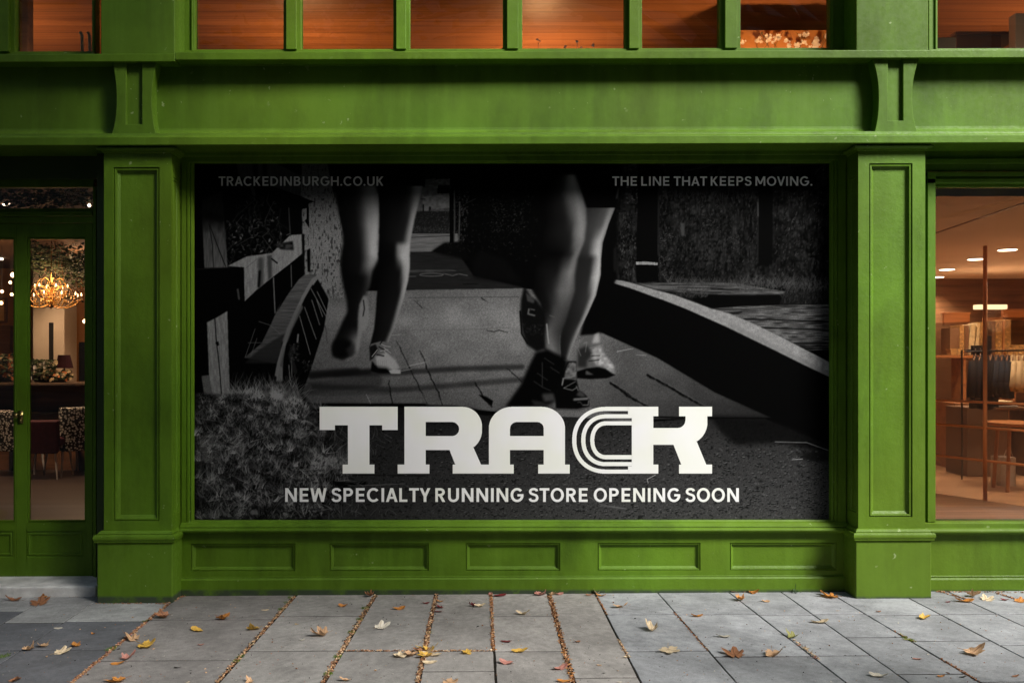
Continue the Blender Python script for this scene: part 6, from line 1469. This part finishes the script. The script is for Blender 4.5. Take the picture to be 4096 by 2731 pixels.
def leaf_mesh(kind, seed, curl):
    """outline in a unit disc, stalk towards -x; a fan of rings bent by the curl"""
    r = random.Random(seed)
    if kind == 'maple':
        lobes = [(l_ + r.uniform(-9, 9), v_ * r.uniform(.72, 1.06)) for l_, v_ in ((0, 1.0), (48, .9), (-48, .9), (100, .66), (-100, .66))]
        N = 72; rad = []
        for k in range(N):
            a = -180 + 360 * k / N; v = .44
            for la, lr in lobes:
                d = abs((a - la + 180) % 360 - 180)
                v = max(v, lr * max(0, 1 - (d / 40) ** 1.5))
            v += .07 * abs(math.sin(R(a) * 11 + seed)) + r.uniform(-.03, .03)
            if abs(a) > 165: v = .16
            rad.append((R(a), v))
    else:
        N = 48; rad = []
        for k in range(N):
            a = -math.pi + 2 * math.pi * k / N; c_, s = math.cos(a), math.sin(a)
            v = 1 / math.sqrt((c_ / 1.0) ** 2 + (s / .46) ** 2) * (1 + .035 * math.sin(a * 17 + seed) + r.uniform(-.02, .02))
            rad.append((a, v))
    rings = [0, .3, .58, .82, 1.0]; vs = []; vein = []
    ax = r.uniform(-.5, .5); tw = r.uniform(-.6, .6)
    def bend(x, y):
        u = x * math.cos(ax) + y * math.sin(ax); w = -x * math.sin(ax) + y * math.cos(ax)
        z = curl * (.55 * w * w + .28 * u * u + tw * u * w) + .05 * math.sin(7 * x + seed) * math.cos(6 * y) * abs(curl)
        k = 1 - .20 * curl * abs(w); return (u * math.cos(ax) - w * k * math.sin(ax), u * math.sin(ax) + w * k * math.cos(ax), z)
    vs.append(bend(0, 0)); vein.append(1)
    for f in rings[1:]:
        for a, v in rad:
            vs.append(bend(v * f * math.cos(a), v * f * math.sin(a)))
            la = min(abs((math.degrees(a) - l + 180) % 360 - 180) for l in ((0, 48, -48, 100, -100) if kind == 'maple' else (0, 180)))
            vein.append(1.0 if la < (3.5 if kind == 'maple' else 4.5) and f < .95 else (.25 if (int(math.degrees(a) / 14) % 2 == 0 and kind != 'maple') else 0))
    n = len(rad); fs = [(0, 1 + k, 1 + (k + 1) % n) for k in range(n)]
    for j in range(3):
        for k in range(n): a = 1 + j * n + k; b = 1 + j * n + (k + 1) % n; fs.append((a, a + n, b + n, b))
    # stalk as a narrow bent strip with some body
    base = len(vs); st = []
    for k in range(6):
        f = k / 5; st.append((-.1 - .75 * f if kind == 'maple' else -.95 - .35 * f, .10 * f * f * (1 if seed % 2 else -1), .03 + .10 * f * abs(curl)))
    for p in st:
        for dy, dz in ((.016, 0), (0, .02), (-.016, 0)): vs.append((p[0], p[1] + dy, p[2] + dz)); vein.append(1)
    for k in range(5):
        for j in range(3): a = base + k * 3 + j; b = base + k * 3 + (j + 1) % 3; fs.append((a, b, b + 3, a + 3))
    zmin = min(p[2] for p in vs); vs = [(x, y, z - zmin + .012) for x, y, z in vs]
    me = bpy.data.meshes.new('leaf_' + kind); me.from_pydata(vs, [], fs); me.polygons.foreach_set('use_smooth', [True] * len(me.polygons)); me.update()
    at2 = me.attributes.new('vein', 'FLOAT', 'POINT'); at2.data.foreach_set('value', vein); return me
rl_ = random.Random(21)
K1 = lambda x, y: (.4464 * x, 2280 + .4464 * y)
K2 = lambda x, y: (1000 + .4464 * x, 2280 + .4464 * y)
K3 = lambda x, y: (2000 + .4464 * x, 2280 + .4464 * y)
K4 = lambda x, y: (3000 + .466 * x, 2280 + .466 * y)
LEAVES = []
def L(K, s, items):
    for it in items: x, y, w, col, kind, curl = it; px, py = K(x, y); LEAVES.append((px, py, w * s, col, kind, curl))
L(K1, .4464, [(120, 262, 140, 'brown', 'oval', .5), (370, 250, 95, 'orange', 'maple', 1.0), (350, 296, 170, 'brown', 'maple', .4), (520, 517, 66, 'white', 'oval', .3), (1480, 420, 110, 'brown', 'maple', 1.1), (1990, 432, 135, 'orange', 'maple', 1.2), (1765, 535, 115, 'yellow', 'oval', .8), (2280, 525, 140, 'yellow', 'maple', .6),
                (265, 707, 115, 'tan', 'maple', .9), (385, 680, 120, 'tan', 'maple', .8), (535, 736, 125, 'cream', 'maple', .6), (675, 678, 105, 'orange', 'maple', .8), (1190, 618, 150, 'tan', 'maple', 1.0), (1300, 672, 170, 'yellow', 'maple', .5), (1135, 792, 120, 'pink', 'maple', .8), (1060, 830, 110, 'orange', 'oval', .4),
                (145, 980, 120, 'brown', 'maple', .6), (1070, 985, 165, 'orange', 'maple', .7), (835, 567, 40, 'orange', 'oval', 1.0), (1590, 868, 55, 'dark', 'oval', .4), (1795, 663, 62, 'pink', 'oval', .5), (1680, 1000, 36, 'cream', 'oval', .6), (2240, 1000, 92, 'tan', 'maple', .6)])
L(K2, .4464, [(840, 320, 85, 'orange', 'oval', 1.0), (1333, 341, 102, 'orange', 'oval', .5), (1572, 291, 64, 'red', 'oval', .6), (1712, 276, 66, 'orange', 'oval', .6), (1705, 330, 72, 'red', 'maple', .6), (1688, 366, 86, 'red', 'oval', .3), (2060, 320, 92, 'cream', 'oval', .8), (2000, 316, 60, 'red', 'maple', 1.2), (655, 582, 145, 'tan', 'maple', 1.1),
                (1165, 512, 132, 'white', 'maple', .5), (465, 622, 52, 'white', 'oval', .6), (420, 478, 36, 'yellow', 'oval', .3), (135, 354, 62, 'cream', 'oval', .3), (1350, 764, 112, 'cream', 'maple', .5), (1450, 746, 112, 'tan', 'maple', .5), (1540, 722, 120, 'brown', 'oval', .8), (1600, 765, 112, 'yellow', 'maple', .8), (1610, 716, 100, 'yellow', 'maple', 1.0),
                (1645, 755, 104, 'cream', 'oval', .4), (1610, 822, 96, 'cream', 'oval', .3), (1560, 745, 95, 'cream', 'maple', .8), (1530, 694, 70, 'yellow', 'oval', 1.0), (1950, 735, 106, 'yellow', 'maple', .6), (850, 985, 95, 'tan', 'oval', .8), (1780, 1002, 150, 'tan', 'maple', .6), (1078, 228, 92, 'brown', 'maple', 1.3), (1258, 206, 50, 'red', 'oval', 1.2), (2240, 222, 110, 'red', 'oval', .4), (2160, 212, 60, 'pink', 'maple', .7)])
L(K3, .4464, [(210, 390, 112, 'cream', 'oval', .9), (58, 635, 90, 'red', 'oval', .4), (180, 725, 132, 'yellow', 'oval', .8), (68, 830, 132, 'pink', 'oval', .6), (370, 212, 120, 'pink', 'maple', .8), (465, 218, 76, 'tan', 'maple', .9), (525, 210, 80, 'pink', 'oval', .6), (405, 192, 60, 'orange', 'maple', 1.1), (865, 200, 72, 'cream', 'maple', 1.2), (905, 224, 82, 'orange', 'oval', .6), (800, 216, 60, 'brown', 'oval', .4),
                (1085, 328, 122, 'tan', 'oval', .9), (1360, 535, 128, 'cream', 'maple', 1.4), (1512, 710, 190, 'cream', 'maple', .35), (1765, 407, 96, 'orange', 'oval', .7), (1997, 592, 112, 'white', 'oval', .5), (2105, 760, 195, 'brown', 'maple', .45), (1142, 778, 62, 'cream', 'oval', 1.0), (540, 877, 126, 'pink', 'oval', .6), (582, 990, 126, 'orange', 'oval', .4), (1070, 998, 42, 'white', 'oval', .2), (690, 637, 56, 'brown', 'oval', .5),
                (2160, 264, 96, 'orange', 'maple', 1.2), (2108, 188, 100, 'tan', 'oval', .6), (2182, 188, 70, 'brown', 'maple', .9), (2258, 194, 92, 'tan', 'oval', .6), (890, 846, 42, 'tan', 'oval', .3), (930, 918, 26, 'dark', 'oval', .2), (1860, 690, 40, 'white', 'oval', .4)])
L(K4, .466, [(700, 228, 150, 'orange', 'maple', .6), (668, 172, 34, 'brown', 'oval', 1.2), (600, 445, 130, 'cream', 'oval', .7), (1485, 412, 102, 'yellow', 'maple', 1.3), (370, 573, 122, 'green', 'maple', .8), (205, 718, 170, 'tan', 'maple', .8), (1895, 708, 166, 'tan', 'maple', .6), (1110, 908, 142, 'white', 'oval', .8), (1842, 264, 126, 'orange', 'oval', .5), (1912, 218, 112, 'tan', 'maple', 1.1), (2032, 248, 112, 'cream', 'maple', .4),
               (2190, 251, 62, 'red', 'oval', .5), (2310, 262, 92, 'orange', 'maple', .7), (1642, 904, 66, 'orange', 'oval', .3), (2282, 904, 62, 'brown', 'oval', .3), (1442, 757, 76, 'pink', 'oval', .3), (470, 672, 62, 'cream', 'oval', .6), (515, 702, 56, 'white', 'oval', .5), (558, 749, 42, 'pink', 'oval', .3), (1102, 352, 42, 'brown', 'oval', .5), (130, 264, 66, 'tan', 'oval', .5), (1832, 910, 52, 'dark', 'oval', .3), (755, 343, 30, 'tan', 'oval', .2),
               (1700, 268, 36, 'red', 'oval', .3), (418, 640, 42, 'pink', 'oval', .6), (1350, 590, 60, 'green', 'oval', .4), (20, 188, 80, 'orange', 'maple', .6)])
meshes = {}
for kind in ('maple', 'oval'):
    for ci, cv in enumerate((.45, .8, 1.15, 1.6)):
        for sd in (1, 2, 3): meshes[(kind, ci, sd)] = leaf_mesh(kind, sd * 7 + ci, cv)
leafmats = {}
CN = {'yellow': 'yellow', 'orange': 'orange', 'tan': 'tan', 'cream': 'cream', 'brown': 'brown', 'pink': 'pinkish', 'red': 'dark red', 'white': 'whitish', 'green': 'yellowish green', 'dark': 'blackish'}
LMK = [(200, 'the door step'), (540, 'the left pillar'), (970, 'the first riser panel'), (1516, 'the second riser panel'), (2052, 'the middle riser panel'), (2596, 'the fourth riser panel'), (3133, 'the fifth riser panel'), (3570, 'the right pillar'), (3950, 'the right shop window')]
recs = []
for px, py, w, col, kind, curl in LEAVES:
    g_ = ground(px, py + 3); d = g_.y + DIST; wm = w * d / FPX
    ci = 0 if curl < .5 else 1 if curl < .75 else 2 if curl < 1.05 else 3; sd = rl_.choice((1, 2, 3)); key = (kind, ci, sd, col)
    if key not in leafmats:
        me = meshes[(kind, ci, sd)].copy(); me.materials.append(LM[col]); leafmats[key] = me
    o = bpy.data.objects.new('fallen_leaf', leafmats[key]); COL.objects.link(o)
    rz = rl_.uniform(-.5, .5) + rl_.choice((0, math.pi)); s = wm * 1.2 / 2.05
    if kind == 'maple': rz = rl_.uniform(-math.pi, math.pi); s = wm * 1.22 / 1.62
    if 1560 < px < 1760 and 2575 < py < 2660: s *= 1.3
    o.location = (g_.x, g_.y, KG * g_.x + .002); o.scale = (s, s, s * rl_.uniform(1.0, 1.5))
    o.rotation_euler = (rl_.uniform(-.12, .18) * (1 + curl * .4), rl_.uniform(-.15, .15), rz)
    near = min(LMK, key=lambda q: abs(q[0] - px)); dep = 'against the wall by' if py < 2405 else 'close to' if py < 2480 else 'a step out from' if py < 2610 else 'at the front edge before'
    sz = 'tiny' if w < 26 else 'small' if w < 40 else 'large' if w > 66 else 'mid-sized'; shp = ('lobed' if kind == 'maple' else 'oval') + (' curled' if curl > .85 else '')
    recs.append((o, px, f'{sz} {shp} {CN[col]} leaf', f'{dep} {near[1]}'))
from collections import defaultdict
grp = defaultdict(list)
for rr in recs: grp[rr[2] + rr[3]].append(rr)
for k, v in grp.items():
    v.sort(key=lambda q: q[1])
    for i, (o, px, a, b_) in enumerate(v):
        if len(v) == 1: lab = f'{a} {b_}'
        else: lab = f"{('leftmost' if i == 0 else 'rightmost' if i == len(v) - 1 else 'middle')} {a} {b_}"
        tag(o, lab, 'leaf', 'autumn leaves lying on the pavement')
# --- litter packed in the open joints
def strip(a, b_, w, n, smin, smax, mb, rr, flat_=.4):
    """flakes along a joint from ground point a to b"""
    for _ in range(n):
        f = rr.random(); x = a.x + (b_.x - a.x) * f + rr.gauss(0, w); y = a.y + (b_.y - a.y) * f + rr.gauss(0, w * .7); s = rr.uniform(smin, smax)
        M_ = Matrix.Rotation(rr.uniform(0, 6.28), 3, 'Z') @ Matrix.Rotation(rr.uniform(-.7, .7), 3, 'X')
        c0 = Vector((x, y, -.004 + rr.uniform(0, .008)))
        pts = [(-.5, 0, 0), (-.1, -.34, .1), (.5, -.05, 0), (.1, .3, .12)]
        mb.add([c0 + M_ @ Vector(q) * s for q in pts] + [c0 - Vector((0, 0, .004))], [(0, 1, 2, 3), (0, 4, 1), (1, 4, 2), (2, 4, 3), (3, 4, 0)])
rr = random.Random(8)
J = [(K1(1500, 310), K1(640, 1010), .006, {'tan': 260, 'brown': 330, 'pink': 110}), (K2(400, 235), K1(1940, 1010), .006, {'tan': 320, 'brown': 220, 'cream': 110, 'dark': 110}), (K2(1120, 225), K2(650, 1010), .007, {'tan': 400, 'brown': 260, 'cream': 110, 'dark': 140}),
     (K2(1670, 215), K2(1500, 1010), .007, {'tan': 420, 'brown': 330, 'cream': 120, 'dark': 140}), (K2(2160, 215), K2(2180, 720), .005, {'tan': 220, 'brown': 260, 'orange': 60}), (K3(445, 225), K3(655, 1010), .008, {'orange': 160, 'brown': 430, 'tan': 420, 'dark': 160}),
     (K3(865, 230), K3(960, 400), .003, {'brown': 60, 'tan': 30}), (K2(850, 722), K2(2180, 722), .003, {'tan': 110, 'cream': 40, 'brown': 120}), (K3(1560, 380), K3(1860, 720), .003, {'brown': 70, 'tan': 20}), (K3(1060, 620), K3(1160, 790), .004, {'tan': 50, 'cream': 20}), (K4(1230, 520), K4(1420, 620), .004, {'brown': 30, 'green': 26}), (K4(380, 600), K4(600, 770), .004, {'cream': 30, 'tan': 24, 'brown': 20}), (K4(1640, 760), K4(1980, 965), .004, {'brown': 90}),
     (K4(1600, 175), K4(1900, 262), .005, {'brown': 60, 'tan': 30}), (K4(2110, 195), K4(2352, 270), .006, {'brown': 50, 'orange': 20}), (K4(920, 232), K4(1560, 236), .004, {'brown': 130, 'tan': 30}), (K2(0, 215), K2(2350, 205), .005, {'brown': 120, 'tan': 50}), (K3(0, 200), K3(2350, 185), .005, {'brown': 130, 'tan': 60}), (K4(0, 180), K4(780, 182), .005, {'brown': 60, 'tan': 16}), (K4(1580, 186), K4(2350, 190), .006, {'brown': 70, 'tan': 26}), (K1(0, 236), K1(840, 236), .005, {'brown': 70}), (K1(860, 300), K1(1500, 302), .004, {'brown': 60, 'green': 14}), (K1(1500, 300), K1(1680, 215), .008, {'tan': 50, 'brown': 40})]
bym = defaultdict(MB)
for a, b_, w, cols in J:
    for c_, n in cols.items(): strip(ground(*a), ground(*b_), w, n, .006, .017, bym[c_], rr)
# crumbs scattered over the slabs
for c_, n in (('brown', 230), ('tan', 150), ('white', 80), ('dark', 190), ('pink', 50)):
    for _ in range(n):
        px, py = rr.uniform(-200, 4300), 2380 + 380 * rr.random() ** .9; g_ = ground(px, py)
        strip(g_, g_, .001, 1, .003, .010 if rr.random() < .85 else .02, bym[c_], rr)
for c_, mb in bym.items():
    o = mb.build('leaf_litter', LM[c_], shear=KG, fixn=False); tag(o, kind='stuff')
    o.location.z += .003
# moss tufts
plain('moss', (.10, .16, .02), .9, .2, var=.5, scale=60)
b = MB()
for K, x, y, n, sp in ((K1, 0, 780, 160, .022), (K1, 50, 765, 120, .02), (K1, 1005, 700, 150, .016), (K1, 985, 715, 90, .014), (K1, 2150, 775, 130, .014), (K1, 2120, 815, 90, .012), (K1, 1300, 460, 60, .01), (K1, 840, 50, 60, .014), (K1, 1230, 285, 40, .012), (K2, 365, 245, 160, .018), (K2, 280, 350, 130, .014), (K2, 330, 290, 70, .014), (K2, 910, 555, 190, .014), (K2, 785, 775, 190, .014), (K2, 700, 930, 190, .016), (K2, 1030, 340, 190, .018), (K2, 980, 440, 160, .015), (K2, 1600, 560, 60, .01), (K2, 2165, 430, 60, .008), (K4, 1330, 580, 60, .010), (K4, 1385, 603, 110, .010), (K3, 1420, 190, 60, .014)):
    g_ = ground(*K(x, y))
    for _ in range(n):
        c0 = Vector((g_.x + rr.gauss(0, sp), g_.y + rr.gauss(0, sp * .8), rr.uniform(-.004, .006))); s = rr.uniform(.003, .007)
        if abs(c0.x - g_.x) > .012 + sp * .8: continue
        M_ = Matrix.Rotation(rr.uniform(0, 6.28), 3, 'Z') @ Matrix.Rotation(rr.uniform(-1, 1), 3, 'X')
        b.add([c0 + M_ @ Vector(q) * s for q in ((-.5, 0, 0), (0, -.4, .4), (.5, 0, 0), (0, .4, .5))], [(0, 1, 2, 3)])
tag(b.build('moss', M['moss'], shear=KG, fixn=False), kind='stuff')
# small weed rooted against the riser at the right
plain('weed_leaf', (.03, .07, .02), .6, var=.4, scale=40)
g_ = ground(*K4(345, 168)); wd = thing('weed', (g_.x, -.045, KG * g_.x), 'small dark green weed growing from the joint below the fifth riser panel', 'plant')
b = MB(); b.tube([(g_.x, -.045, 0), (g_.x + .004, -.05, .03), (g_.x + .006, -.05, .062)], .0016, 6); b.build('stem', M['weed_leaf'], wd, shear=KG)
b = MB()
for k in range(16):
    an = rr.uniform(0, 6.28); h = rr.choice((.004, .006, .01, .03, .045, .06)); c0 = Vector((g_.x + .004, -.048, h)); d = Vector((math.cos(an), math.sin(an) * .8 - .3, .35)).normalized() * rr.uniform(.012, .026) * (1 if h < .02 else .45); e_ = Vector((-d.y, d.x, 0)) * .35
    b.add([c0, c0 + d * .6 + e_, c0 + d, c0 + d * .6 - e_], [(0, 1, 2, 3)])
b.build('foliage', M['weed_leaf'], wd, shear=KG, fixn=False)
